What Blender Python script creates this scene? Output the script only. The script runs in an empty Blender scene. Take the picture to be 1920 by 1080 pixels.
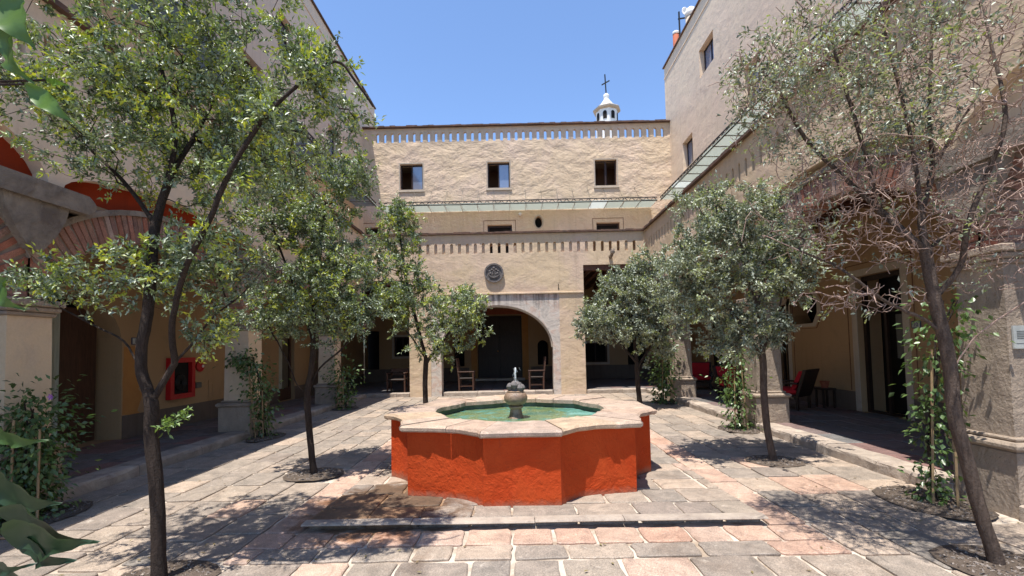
import bpy, bmesh, math, random
import numpy as np
from mathutils import Vector, Matrix
from mathutils.geometry import tessellate_polygon

random.seed(7); np.random.seed(7)
SC = bpy.context.scene
COL = SC.collection
R = math.radians

# ------------------------------------------------------------------ camera
F = 850.0
PITCH = math.atan(39/850.0); ROLL = 0.020; YAW = 5/850.0
CAMZ = 1.6
fw = Vector((-math.sin(YAW)*math.cos(PITCH), math.cos(YAW)*math.cos(PITCH), math.sin(PITCH)))
r0 = fw.cross(Vector((0, 0, 1))).normalized(); u0 = r0.cross(fw).normalized()
cr = r0*math.cos(ROLL) - u0*math.sin(ROLL)
cu = u0*math.cos(ROLL) + r0*math.sin(ROLL)
cam = bpy.data.objects.new('camera', bpy.data.cameras.new('camera')); COL.objects.link(cam)
cam.data.sensor_width = 36; cam.data.lens = F/1920*36
cam.data.shift_y = 73/1920.0
cam.data.clip_start = 0.05; cam.data.clip_end = 2000
M = Matrix((cr, cu, -fw)).transposed().to_4x4(); M.translation = (0, 0, CAMZ)
cam.matrix_world = M
SC.camera = cam

# ------------------------------------------------------------------ world, sun
SX, SY = 0.140, 0.245                      # how far light travels in x and y for each metre it falls
SUN_STRENGTH, SKY_STRENGTH, EXPOSURE = 4.2, 0.16, 0.97
w = bpy.data.worlds.new('World'); SC.world = w; w.use_nodes = True
nt = w.node_tree
for n in list(nt.nodes): nt.nodes.remove(n)
out = nt.nodes.new('ShaderNodeOutputWorld'); bg = nt.nodes.new('ShaderNodeBackground')
sky = nt.nodes.new('ShaderNodeTexSky'); sky.sky_type = 'NISHITA'; sky.sun_disc = False
sky.sun_elevation = math.atan(1/math.hypot(SX, SY)); sky.sun_rotation = math.atan2(-SX, -SY)
sky.altitude = 1900; sky.air_density = 1.0; sky.dust_density = 0.3; sky.ozone_density = 4.0
bg.inputs['Strength'].default_value = SKY_STRENGTH
nt.links.new(sky.outputs[0], bg.inputs[0]); nt.links.new(bg.outputs[0], out.inputs[0])
sun = bpy.data.objects.new('sun', bpy.data.lights.new('sun', 'SUN')); COL.objects.link(sun)
sun.data.energy = SUN_STRENGTH; sun.data.angle = R(0.5); sun.data.color = (1.0, 0.955, 0.88)
sun.rotation_euler = Vector((SX, SY, -1)).to_track_quat('-Z', 'Y').to_euler()
SC.view_settings.view_transform = 'Standard'; SC.view_settings.look = 'None'
SC.view_settings.exposure = EXPOSURE; SC.view_settings.gamma = 1
SC.render.engine = 'CYCLES'
SC.cycles.max_bounces = 7; SC.cycles.diffuse_bounces = 4; SC.cycles.transparent_max_bounces = 12

# ------------------------------------------------------------------ helpers
def ray(px, py):
    return fw + cr*((px-960)/F) + cu*(-(py-613)/F)
def PY(px, py, Y):
    d = ray(px, py); k = Y/d.y; return Vector((d.x*k, Y, CAMZ+d.z*k))

class MB:
    def __init__(s): s.v = []; s.f = []
    def add(s, vs, fs):
        b = len(s.v); s.v += [tuple(p) for p in vs]; s.f += [tuple(i+b for i in f) for f in fs]; return s
    def box(s, x0, x1, y0, y1, z0, z1, bev=0.0, jit=0.0):
        if bev <= 0:
            vs = [(x0,y0,z0),(x1,y0,z0),(x1,y1,z0),(x0,y1,z0),(x0,y0,z1),(x1,y0,z1),(x1,y1,z1),(x0,y1,z1)]
            fs = [(0,3,2,1),(4,5,6,7),(0,1,5,4),(1,2,6,5),(2,3,7,6),(3,0,4,7)]
        else:
            b = bev
            ring = lambda i, z: [(x0+i+b*0,y0+i,z),(x1-i,y0+i,z),(x1-i,y1-i,z),(x0+i,y1-i,z)]
            vs = ring(b, z0)+ring(0, z0+b)+ring(0, z1-b)+ring(b, z1)
            fs = [(3,2,1,0),(12,13,14,15)]
            for k in range(3):
                for i in range(4):
                    j = (i+1) % 4; fs.append((k*4+i, k*4+j, k*4+4+j, k*4+4+i))
        if jit: vs = [(a+random.uniform(-jit,jit), c+random.uniform(-jit,jit), d+random.uniform(-jit,jit)) for a,c,d in vs]
        return s.add(vs, fs)
    def bar(s, a, b, wd, hd=None, up=(0,0,1)):
        hd = hd or wd; a = Vector(a); b = Vector(b); d = (b-a).normalized(); up = Vector(up)
        if abs(d.dot(up)) > .99: up = Vector((1,0,0))
        x = d.cross(up).normalized()*wd/2; y = x.cross(d).normalized()*hd/2
        vs = [a-x-y, a+x-y, a+x+y, a-x+y, b-x-y, b+x-y, b+x+y, b-x+y]
        return s.add(vs, [(0,3,2,1),(4,5,6,7),(0,1,5,4),(1,2,6,5),(2,3,7,6),(3,0,4,7)])
    def tube(s, pts, rad, n=8, cap=True):
        pts = [Vector(p) for p in pts]; m = len(pts)
        if not hasattr(rad, '__len__'): rad = [rad]*m
        vs = []; ref = Vector((0.31, 0.17, 0.93)); px = None
        for i, p in enumerate(pts):
            d = (pts[min(i+1,m-1)]-pts[max(i-1,0)])
            d = d.normalized() if d.length > 1e-9 else Vector((0,0,1))
            if px is None:
                px = d.cross(ref); px = px.normalized() if px.length > 1e-3 else Vector((1,0,0))
            px = (px - d*px.dot(d)).normalized(); py = d.cross(px)
            for k in range(n):
                a = 2*math.pi*k/n; vs.append(p+(px*math.cos(a)+py*math.sin(a))*rad[i])
        fs = []
        for i in range(m-1):
            for k in range(n):
                j = (k+1) % n; fs.append((i*n+k, i*n+j, (i+1)*n+j, (i+1)*n+k))
        if cap: fs += [tuple(range(n-1,-1,-1)), tuple(range((m-1)*n, m*n))]
        return s.add(vs, fs)
    def lathe(s, prof, c, n=20, sx=1, sy=1):
        vs = []
        for r, z in prof:
            for k in range(n):
                a = 2*math.pi*k/n; vs.append((c[0]+r*math.cos(a)*sx, c[1]+r*math.sin(a)*sy, c[2]+z))
        fs = []
        for i in range(len(prof)-1):
            for k in range(n):
                j = (k+1) % n; fs.append((i*n+k, i*n+j, (i+1)*n+j, (i+1)*n+k))
        fs += [tuple(range(n-1,-1,-1)), tuple(range((len(prof)-1)*n, len(prof)*n))]
        return s.add(vs, fs)
    def prism(s, outer, holes, fr, t):
        """outline with holes in a (u,v) plane; fr maps (u,v,w) to the world; solid from w=0 to w=t"""
        loops = [outer]+holes
        tri = tessellate_polygon([[Vector((a, b, 0)) for a, b in l] for l in loops])
        flat = [p for l in loops for p in l]; n = len(flat)
        vs = [fr(a, b, 0) for a, b in flat]+[fr(a, b, t) for a, b in flat]
        fs = [tuple(x) for x in tri]+[tuple(i+n for i in reversed(x)) for x in tri]
        o = 0
        for l in loops:
            m = len(l)
            for i in range(m):
                j = (i+1) % m; fs.append((o+i, o+j, o+j+n, o+i+n))
            o += m
        return s.add(vs, fs)

def new_mesh(name, v, f, mat, smooth=False, recalc=True):
    me = bpy.data.meshes.new(name)
    me.from_pydata(v, [], f)
    if recalc:
        bm = bmesh.new(); bm.from_mesh(me); bmesh.ops.recalc_face_normals(bm, faces=bm.faces); bm.to_mesh(me); bm.free()
    if smooth:
        me.polygons.foreach_set('use_smooth', [True]*len(me.polygons))
    me.materials.append(mat); me.update()
    return me
ORG = {}
def obj(name, mb, mat, parent=None, smooth=False, kind=None, label=None, autosm=False):
    o3 = ORG.get(parent.name, (0,0,0)) if parent else (0,0,0)
    v = [(a-o3[0], b-o3[1], c-o3[2]) for a, b, c in mb.v] if parent else mb.v
    me = new_mesh(name, v, mb.f, mat, smooth or autosm)
    if autosm: me.set_sharp_from_angle(angle=R(35))
    o = bpy.data.objects.new(name, me); COL.objects.link(o)
    if parent: o.parent = parent
    ORG[o.name] = o3
    if kind: o['kind'] = kind
    if label: o['label'] = label
    return o
def tag(o, label, cat, group=None):
    o['label'] = label; o['category'] = cat
    if group: o['group'] = group
    return o
def thing(name, label, cat, loc=(0,0,0), group=None):
    o = bpy.data.objects.new(name, None); COL.objects.link(o); o.location = loc
    o.empty_display_size = .2
    ORG[o.name] = tuple(loc); return tag(o, label, cat, group)
def struct(name, mb, mat, **k):
    o = obj(name, mb, mat, **k); o['kind'] = 'structure'; return o
def struct_empty(name, loc=(0,0,0)):
    o = bpy.data.objects.new(name, None); COL.objects.link(o); o.location = loc; ORG[o.name] = tuple(loc); o['kind'] = 'structure'; return o
def copy_tree(o, parent=None):
    c = o.copy(); COL.objects.link(c); c.parent = parent
    for ch in [x for x in bpy.data.objects if x.parent == o]: copy_tree(ch, c)
    return c

# ------------------------------------------------------------------ materials
def nodes(name):
    m = bpy.data.materials.new(name); m.use_nodes = True; t = m.node_tree
    p = t.nodes['Principled BSDF']; return m, t, p
def L(t, a, b): t.links.new(a, b)
def noise(t, vec, scale, detail=4, rough=.55, dist=0.0, stretch=None):
    n = t.nodes.new('ShaderNodeTexNoise'); n.inputs['Scale'].default_value = scale
    n.inputs['Detail'].default_value = detail; n.inputs['Roughness'].default_value = rough
    n.inputs['Distortion'].default_value = dist
    if stretch:
        mp = t.nodes.new('ShaderNodeMapping'); mp.inputs['Scale'].default_value = stretch
        L(t, vec, mp.inputs['Vector']); vec = mp.outputs[0]
    L(t, vec, n.inputs['Vector']); return n.outputs['Fac']
def ramp(t, fac, stops):
    r = t.nodes.new('ShaderNodeValToRGB'); e = r.color_ramp.elements
    while len(e) > 1: e.remove(e[0])
    e[0].position = stops[0][0]; e[0].color = (*stops[0][1], 1)
    for p, c in stops[1:]:
        x = e.new(p); x.color = (*c, 1)
    L(t, fac, r.inputs[0]); return r.outputs['Color']
def mix(t, a, b, fac, mode='MIX'):
    m = t.nodes.new('ShaderNodeMix'); m.data_type = 'RGBA'; m.blend_type = mode
    for i, x in ((6, a), (7, b)):
        if isinstance(x, tuple): m.inputs[i].default_value = (*x, 1)
        else: L(t, x, m.inputs[i])
    if isinstance(fac, float): m.inputs[0].default_value = fac
    else: L(t, fac, m.inputs[0])
    return m.outputs[2]
def fr(t, fac, lo, hi):
    m = t.nodes.new('ShaderNodeMapRange'); m.inputs[1].default_value = lo; m.inputs[2].default_value = hi
    L(t, fac, m.inputs[0]); return m.outputs[0]
def bump(t, p, hs):
    prev = None
    for h, st, d in hs:
        b = t.nodes.new('ShaderNodeBump'); b.inputs['Strength'].default_value = st; b.inputs['Distance'].default_value = d
        L(t, h, b.inputs['Height'])
        if prev: L(t, prev, b.inputs['Normal'])
        prev = b.outputs[0]
    L(t, prev, p.inputs['Normal'])
def pos(t):
    g = t.nodes.new('ShaderNodeNewGeometry'); return g.outputs['Position']
def objrand(t):
    return t.nodes.new('ShaderNodeObjectInfo').outputs['Random']

def plaster(name, c, c2, c3, relief=1.0, streak=.35, rough=.9, big=.6):
    m, t, p = nodes(name); v = pos(t)
    a = noise(t, v, big, 5, .6, .8); b = noise(t, v, 3.5, 6, .65, .5)
    st = noise(t, v, 1.0, 5, .7, 0, (5.0, 5.0, .35)); fine = noise(t, v, 45, 4, .7)
    col = mix(t, c, c2, fr(t, a, .42, .62)); col = mix(t, col, c3, fr(t, b, .55, .75))
    dark = mix(t, (1,1,1), (1-streak, 1-streak*1.05, 1-streak*1.1), fr(t, st, .52, .78))
    col = mix(t, col, dark, 1.0, 'MULTIPLY')
    fm = mix(t, (.86,.86,.86), (1.1,1.1,1.1), fine); col = mix(t, col, fm, 1.0, 'MULTIPLY')
    L(t, col, p.inputs['Base Color']); p.inputs['Roughness'].default_value = rough
    p.inputs['Specular IOR Level'].default_value = .2
    lump = noise(t, v, 1.1, 6, .6, .25, (1,1,1.35)); mid = noise(t, v, 5.5, 6, .6, .15, (1,1,1.3)); pat = noise(t, v, .45, 3, .6)
    mk = t.nodes.new('ShaderNodeMath'); mk.operation = 'MULTIPLY'; L(t, mid, mk.inputs[0]); L(t, fr(t, pat, .38, .6), mk.inputs[1])
    bump(t, p, [(lump, .85*min(relief,1.1), .17*relief), (mk.outputs[0], .7*min(relief,1), .05*relief), (fine, .35, .006)])
    return m
def simple(name, c, c2=None, scale=6, rough=.7, bmp=.3, bd=.01, metal=0, rnd=0.0, stretch=None, spec=.3):
    m, t, p = nodes(name); v = pos(t); c2 = c2 or tuple(x*.7 for x in c)
    n = noise(t, v, scale, 6, .65, .4, stretch); col = mix(t, c, c2, fr(t, n, .35, .68))
    if rnd:
        r = objrand(t); k = mix(t, (1-rnd,)*3, (1+rnd,)*3, r); col = mix(t, col, k, 1.0, 'MULTIPLY')
    L(t, col, p.inputs['Base Color']); p.inputs['Roughness'].default_value = rough; p.inputs['Metallic'].default_value = metal
    p.inputs['Specular IOR Level'].default_value = spec
    f = noise(t, v, scale*7, 4, .7); bump(t, p, [(n, bmp, bd*2), (f, bmp, bd*.6)])
    return m

MAT = {}
MAT['wall_back'] = plaster('sand_plaster_lumpy', (.63,.49,.34), (.65,.50,.38), (.56,.45,.33), .95, .16)
MAT['wall_low'] = plaster('sand_plaster', (.60,.46,.31), (.60,.45,.34), (.52,.41,.30), .6, .2)
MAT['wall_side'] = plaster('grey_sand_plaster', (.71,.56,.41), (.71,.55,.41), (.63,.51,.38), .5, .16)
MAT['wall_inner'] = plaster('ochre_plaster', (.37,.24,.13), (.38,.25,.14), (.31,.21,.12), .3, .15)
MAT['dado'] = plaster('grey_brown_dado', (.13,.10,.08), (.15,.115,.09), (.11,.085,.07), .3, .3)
MAT['orange'] = plaster('orange_paint', (.30,.038,.010), (.28,.035,.010), (.25,.033,.012), .3, .15)
MAT['trim'] = plaster('pale_trim', (.45,.38,.30), (.47,.40,.32), (.38,.31,.25), .4, .3)
MAT['terrace'] = plaster('terrace_floor', (.30,.22,.17), (.33,.24,.19), (.28,.21,.17), .3, .2)
MAT['line'] = simple('painted_line', (.16,.07,.04), rough=.9, bmp=.1)

def weathered():
    m, t, p = nodes('weathered_stucco'); v = pos(t)
    a = noise(t, v, 1.6, 8, .7, 1.2); b = noise(t, v, 7, 7, .7, .6); st = noise(t, v, 1.0, 5, .7, 0, (7, 7, .5))
    col = ramp(t, a, [(.30, (.38,.33,.29)), (.47, (.57,.51,.45)), (.56, (.52,.38,.31)), (.66, (.62,.56,.49))])
    col = mix(t, col, (.30,.27,.26), fr(t, b, .56, .72))
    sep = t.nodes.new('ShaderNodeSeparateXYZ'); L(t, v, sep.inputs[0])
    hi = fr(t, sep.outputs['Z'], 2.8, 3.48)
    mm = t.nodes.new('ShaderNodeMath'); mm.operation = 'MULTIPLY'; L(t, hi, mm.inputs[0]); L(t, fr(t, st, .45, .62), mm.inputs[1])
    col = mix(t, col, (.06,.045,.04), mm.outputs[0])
    L(t, col, p.inputs['Base Color']); p.inputs['Roughness'].default_value = .9
    bump(t, p, [(a, .6, .04), (b, .6, .015)]); return m
MAT['weathered'] = weathered()

def damp(t, v, col):
    """the spilled-water stain on the paving at the left foot of the fountain"""
    d = t.nodes.new('ShaderNodeVectorMath'); d.operation = 'DISTANCE'; L(t, v, d.inputs[0]); d.inputs[1].default_value = (-1.35, 4.62, 0)
    n = noise(t, v, 3.0, 7, .7, 1.0)
    a = t.nodes.new('ShaderNodeMath'); a.operation = 'MULTIPLY_ADD'; L(t, n, a.inputs[0]); a.inputs[1].default_value = -1.5; L(t, d.outputs['Value'], a.inputs[2])
    return mix(t, col, mix(t, col, (.50,.36,.25), 1.0, 'MULTIPLY'), fr(t, a.outputs[0], .12, -.15))
def stone_mat(name, cols, rnd=.22, rough=.75, blot=True):
    m, t, p = nodes(name); v = pos(t); r = objrand(t)
    at = t.nodes.new('ShaderNodeAttribute'); at.attribute_name = 'tint'
    ad = t.nodes.new('ShaderNodeMath'); ad.operation = 'ADD'; L(t, r, ad.inputs[0]); L(t, at.outputs['Fac'], ad.inputs[1])
    fc = t.nodes.new('ShaderNodeMath'); fc.operation = 'FRACT'; L(t, ad.outputs[0], fc.inputs[0])
    n = len(cols); base = ramp(t, fc.outputs[0], [((i+.5)/n, c) for i, c in enumerate(cols)])
    a = noise(t, v, 5, 7, .7, .8); b = noise(t, v, 32, 6, .75, .3); g = noise(t, v, 120, 2, .6)
    col = mix(t, base, mix(t, (.62,.62,.62), (1.25,1.22,1.2), fr(t, a, .3, .7)), 1.0, 'MULTIPLY')
    col = mix(t, col, mix(t, (.6,.6,.6), (1.35,1.33,1.3), fr(t, g, .3, .7)), 1.0, 'MULTIPLY')
    if blot:
        lm = noise(t, v, 11, 7, .75, 1.0); col = mix(t, col, (.50,.44,.37), fr(t, lm, .60, .70)); col = mix(t, col, (.10,.085,.075), fr(t, noise(t, v, 7, 7, .75, .8), .66, .76)); col = mix(t, col, (.42,.38,.34), fr(t, b, .62, .74))
    big = noise(t, v, .9, 5, .7, 1.0)
    col = mix(t, col, mix(t, (1,1,1), (.6,.56,.53), fr(t, big, .56, .72)), 1.0, 'MULTIPLY')
    if blot: col = damp(t, v, col)
    L(t, col, p.inputs['Base Color']); p.inputs['Roughness'].default_value = rough
    bump(t, p, [(a, .4, .015), (b, .5, .006)]); return m
MAT['paver'] = stone_mat('grey_paving_stone', [(.26,.22,.185), (.34,.275,.22), (.22,.195,.17), (.38,.30,.235), (.29,.245,.20), (.24,.20,.17)])
MAT['paver_pink'] = stone_mat('pink_paving_stone', [(.44,.305,.235), (.40,.27,.205), (.47,.34,.26), (.39,.285,.23), (.42,.265,.195)])
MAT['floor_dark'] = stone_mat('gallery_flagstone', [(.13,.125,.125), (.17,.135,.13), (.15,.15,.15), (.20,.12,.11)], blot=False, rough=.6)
def mortar():
    m = simple('pale_mortar', (.54,.465,.385), (.42,.36,.30), 3, .95, .5, .01); t = m.node_tree; p = t.nodes['Principled BSDF']
    c = p.inputs['Base Color'].links[0].from_socket; v = pos(t); dn = noise(t, v, 2.2, 7, .7, .8)
    c = mix(t, c, mix(t, c, (.62,.55,.48), 1.0, 'MULTIPLY'), fr(t, dn, .45, .62)); L(t, damp(t, v, c), p.inputs['Base Color']); return m
MAT['mortar'] = mortar()
MAT['mortar_plain'] = simple('pale_mortar', (.52,.445,.37), (.38,.32,.27), 3, .95, .5, .01)
MAT['kerb'] = simple('kerb_stone', (.42,.35,.285), (.26,.21,.175), 5, .85, .8, .02, rnd=.1)
MAT['pier_stone'] = simple('pier_sandstone', (.36,.285,.22), (.24,.19,.15), 4, .85, .9, .025, stretch=(1,1,.6))
MAT['impost'] = simple('impost_stone', (.30,.25,.20), (.15,.12,.10), 5, .85, .9, .03)
MAT['brick'] = stone_mat('arch_brick', [(.32,.115,.07), (.26,.15,.11), (.36,.16,.11), (.22,.12,.095), (.30,.19,.15), (.38,.27,.22)])
MAT['brick_mortar'] = simple('lime_mortar', (.30,.245,.21), (.20,.16,.14), 8, .95, .7, .01)
MAT['rim'] = stone_mat('fountain_rim_stone', [(.40,.29,.22), (.44,.34,.26), (.37,.28,.225), (.42,.31,.215)], blot=False)
MAT['cap'] = simple('coping_brick', (.16,.09,.065), (.08,.055,.045), 5, .9, .7, .02)
MAT['dark_wood'] = simple('dark_wood', (.035,.020,.014), (.02,.012,.009), 4, .5, .3, .004, stretch=(8,8,1))
MAT['brown_wood'] = simple('brown_wood', (.085,.04,.025), (.05,.025,.016), 4, .55, .3, .004, stretch=(8,8,1))
MAT['beam_wood'] = simple('beam_wood', (.14,.06,.035), (.09,.04,.025), 4, .7, .3, .004)
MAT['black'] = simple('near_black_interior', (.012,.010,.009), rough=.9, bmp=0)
MAT['iron'] = simple('dark_iron', (.03,.03,.03), rough=.5, bmp=.1, metal=.6)
MAT['frame'] = simple('brown_window_frame', (.045,.025,.02), rough=.4, bmp=.1)
MAT['curtain'] = simple('pale_curtain', (.42,.43,.36), (.30,.32,.26), 3, .9, .6, .02, stretch=(9,9,.3))
MAT['red'] = simple('fire_red_paint', (.42,.012,.014), (.36,.01,.012), 3, .35, .05)
MAT['white'] = simple('white_paint', (.75,.74,.71), (.62,.6,.57), 3, .5, .1)
MAT['grey'] = simple('grey_box', (.12,.12,.11), rough=.5, bmp=.1)
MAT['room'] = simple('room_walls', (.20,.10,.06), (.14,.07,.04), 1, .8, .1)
MAT['room_ceiling'] = simple('room_ceiling', (.55,.5,.45), rough=.8, bmp=.1)
MAT['red_cushion'] = simple('red_cushion', (.42,.012,.022), (.33,.01,.018), 9, .85, .3, .004)
MAT['terracotta'] = simple('terracotta', (.36,.10,.05), rough=.8)
MAT['bark'] = simple('brown_bark', (.062,.042,.032), (.028,.018,.014), 11, .85, 1.3, .02, stretch=(3,3,.7))
MAT['bark2'] = simple('pale_bark', (.16,.115,.09), (.07,.048,.038), 11, .85, 1.3, .018, stretch=(3,3,.7))
MAT['twig_bark'] = simple('pinkish_twig_bark', (.42,.30,.25), (.20,.13,.10), 9, .8, .8, .008, stretch=(3,3,.7))
MAT['cane'] = simple('bamboo_cane', (.32,.22,.12), rough=.6, bmp=.2)
MAT['soil'] = simple('pit_soil', (.15,.115,.09), (.08,.06,.045), 12, .95, 1.0, .02)
MAT['pebble'] = stone_mat('pit_gravel', [(.22,.19,.17), (.16,.14,.125), (.28,.24,.21), (.19,.155,.135)], blot=False)
MAT['med'] = simple('carved_grey_stone', (.17,.15,.145), (.11,.10,.095), 14, .85, .8, .01)
MAT['finial'] = simple('wet_carved_stone', (.30,.20,.135), (.13,.085,.06), 9, .4, .8, .012, spec=.5)
MAT['plate'] = simple('pale_enamel', (.5,.52,.50), rough=.4, bmp=.05)
MAT['plate_blue'] = simple('blue_enamel', (.03,.05,.12), rough=.4, bmp=.05)
MAT['flower'] = simple('purple_flower', (.32,.10,.42), rough=.7, bmp=.1)
MAT['chain'] = simple('truss_steel', (.07,.065,.06), rough=.5, bmp=.1, metal=.3)
MAT['strut'] = simple('galvanised_strut', (.22,.22,.20), rough=.5, bmp=.1)
MAT['lining'] = simple('algae_stained_lining', (.13,.17,.115), (.07,.10,.07), 5, .6, .4)
MAT['gold'] = simple('ochre_pilaster', (.42,.20,.06), (.36,.16,.05), 3, .8, .2)
MAT['ground'] = simple('earth', (.20,.16,.12), rough=.95)

def fountain_paint():
    m, t, p = nodes('orange_red_limewash'); v = pos(t)
    a = noise(t, v, 1.8, 6, .65, .8); b = noise(t, v, 11, 6, .7, .8); f = noise(t, v, 60, 3, .6)
    col = mix(t, (.41,.043,.005), (.45,.058,.009), fr(t, a, .38, .62)); col = mix(t, col, (.30,.042,.012), fr(t, b, .6, .78))
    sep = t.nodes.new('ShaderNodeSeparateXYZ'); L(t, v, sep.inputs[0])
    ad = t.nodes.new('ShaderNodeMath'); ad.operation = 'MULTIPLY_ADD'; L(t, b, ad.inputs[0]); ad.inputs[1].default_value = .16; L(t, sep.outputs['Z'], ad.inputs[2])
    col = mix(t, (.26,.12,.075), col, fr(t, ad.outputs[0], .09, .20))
    fd = noise(t, v, 3.2, 8, .75, 1.2); col = mix(t, col, (.50,.17,.08), fr(t, fd, .66, .80))
    sp = noise(t, v, 26, 5, .8, .4); col = mix(t, col, (.44,.26,.17), fr(t, sp, .70, .76))
    L(t, col, p.inputs['Base Color']); p.inputs['Roughness'].default_value = .85; p.inputs['Specular IOR Level'].default_value = .25
    bump(t, p, [(a, .8, .05), (b, .7, .022), (f, .3, .004)]); return m
MAT['fountain'] = fountain_paint()

def water():
    m, t, p = nodes('pool_water'); v = pos(t)
    a = noise(t, v, 1.6, 4, .6, 1.2); b = noise(t, v, 9, 4, .6, 1.5)
    col = ramp(t, a, [(.36, (.055,.15,.105)), (.47, (.17,.21,.08)), (.55, (.10,.24,.18)), (.64, (.20,.40,.34))])
    col = mix(t, col, (.34,.56,.50), fr(t, b, .60, .78))
    L(t, col, p.inputs['Base Color']); p.inputs['Roughness'].default_value = .06; p.inputs['IOR'].default_value = 1.33
    p.inputs['Specular IOR Level'].default_value = .6
    bump(t, p, [(noise(t, v, 14, 3, .5, 1.0), .35, .02), (noise(t, v, 45, 2, .5), .2, .005)]); return m
MAT['water'] = water()
def jet():
    m, t, p = nodes('water_jet'); p.inputs['Base Color'].default_value = (.85,.9,.92,1); p.inputs['Roughness'].default_value = .1
    p.inputs['Transmission Weight'].default_value = .5; p.inputs['IOR'].default_value = 1.33; return m
MAT['jet'] = jet()
def glass(name, tint, diff, frac):
    m, t, p = nodes(name); t.nodes.remove(p); o = t.nodes['Material Output']
    tr = t.nodes.new('ShaderNodeBsdfTransparent'); tr.inputs[0].default_value = (*tint, 1)
    tl = t.nodes.new('ShaderNodeBsdfTranslucent'); tl.inputs[0].default_value = (*diff, 1)
    gl = t.nodes.new('ShaderNodeBsdfGlossy'); gl.inputs['Roughness'].default_value = .05
    m1 = t.nodes.new('ShaderNodeMixShader'); m1.inputs[0].default_value = frac; L(t, tr.outputs[0], m1.inputs[1]); L(t, tl.outputs[0], m1.inputs[2])
    fz = t.nodes.new('ShaderNodeFresnel'); m2 = t.nodes.new('ShaderNodeMixShader')
    L(t, fz.outputs[0], m2.inputs[0]); L(t, m1.outputs[0], m2.inputs[1]); L(t, gl.outputs[0], m2.inputs[2])
    L(t, m2.outputs[0], o.inputs[0]); return m
MAT['canopy_glass'] = glass('dusty_canopy_glass', (.85,.90,.88), (.60,.64,.61), .75)
MAT['canopy_white'] = glass('milky_canopy_glass', (.85,.9,.9), (.8,.85,.85), .8)
def pane():
    m, t, p = nodes('window_pane'); p.inputs['Base Color'].default_value = (.16,.19,.27,1); p.inputs['Roughness'].default_value = .08
    p.inputs['Specular IOR Level'].default_value = 1.0; p.inputs['IOR'].default_value = 1.9; return m
MAT['pane'] = pane()

def leaf_mat(name, cols, under, trans=.16, rough=.42, spec=.5):
    m, t, p = nodes(name); o = t.nodes['Material Output']
    at = t.nodes.new('ShaderNodeAttribute'); at.attribute_name = 'tint'
    n = len(cols); c = ramp(t, at.outputs['Fac'], cols)
    g = t.nodes.new('ShaderNodeNewGeometry'); c2 = mix(t, c, under, .55)
    c = mix(t, c, c2, g.outputs['Backfacing'])
    L(t, c, p.inputs['Base Color']); p.inputs['Roughness'].default_value = rough; p.inputs['Specular IOR Level'].default_value = spec
    tl = t.nodes.new('ShaderNodeBsdfTranslucent'); L(t, mix(t, c, (1.25,1.35,.7), 1.0, 'MULTIPLY'), tl.inputs[0])
    ms = t.nodes.new('ShaderNodeMixShader'); ms.inputs[0].default_value = trans
    L(t, p.outputs[0], ms.inputs[1]); L(t, tl.outputs[0], ms.inputs[2]); L(t, ms.outputs[0], o.inputs[0]); return m
GREEN = [(.0, (.032,.05,.020)), (.3, (.085,.125,.05)), (.62, (.30,.35,.235)), (.78, (.24,.36,.05)), (1.0, (.55,.56,.06))]
MAT['leaf'] = leaf_mat('silver_green_leaf', GREEN, (.30,.34,.27))
GREEN2 = [(.0, (.04,.055,.032)), (.35, (.12,.15,.10)), (.75, (.42,.43,.33)), (1.0, (.36,.42,.11))]
MAT['leaf_grey'] = leaf_mat('grey_green_leaf', GREEN2, (.32,.36,.30))
GREEN3 = [(.0, (.035,.065,.02)), (.5, (.075,.13,.035)), (1.0, (.20,.29,.06))]
MAT['litter'] = leaf_mat('dry_leaf', [(.0, (.10,.06,.03)), (.5, (.20,.14,.06)), (1.0, (.26,.24,.08))], (.2,.15,.08))
MAT['leaf_vine'] = leaf_mat('vine_leaf', GREEN3, (.14,.22,.08), .3, .35, .6)
MAT['leaf_big'] = leaf_mat('broad_leaf', [(.0, (.014,.034,.020)), (.6, (.022,.048,.02)), (1.0, (.13,.25,.02))], (.03,.06,.02), .18, .45, .35)  # dark end has shade painted into the leaf colour, bright end backlight

# ------------------------------------------------------------------ key places (metres)
XL, XR = -5.05, 4.40            # faces of the two side arcades / kerbs
WL, WR, WRI = -7.0, 7.5, 7.2              # inner walls and tall walls above
YF, YB = 15.4, 21.0             # front of the low facade, rear wall
FLOOR = .12; CAPZ = 5.57; TERR = 4.52
HL, HR, HB = 14.1, 15.03, 12.15

# ------------------------------------------------------------------ ground and paving
g = MB(); g.box(-400, 400, -400, 400, -.9, -.5); struct('ground', g, MAT['ground'])
g = MB(); g.box(XL-.4, XR+.4, -3, YF+.3, -.4, -.014)
court = struct('courtyard', g, MAT['mortar'])

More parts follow.
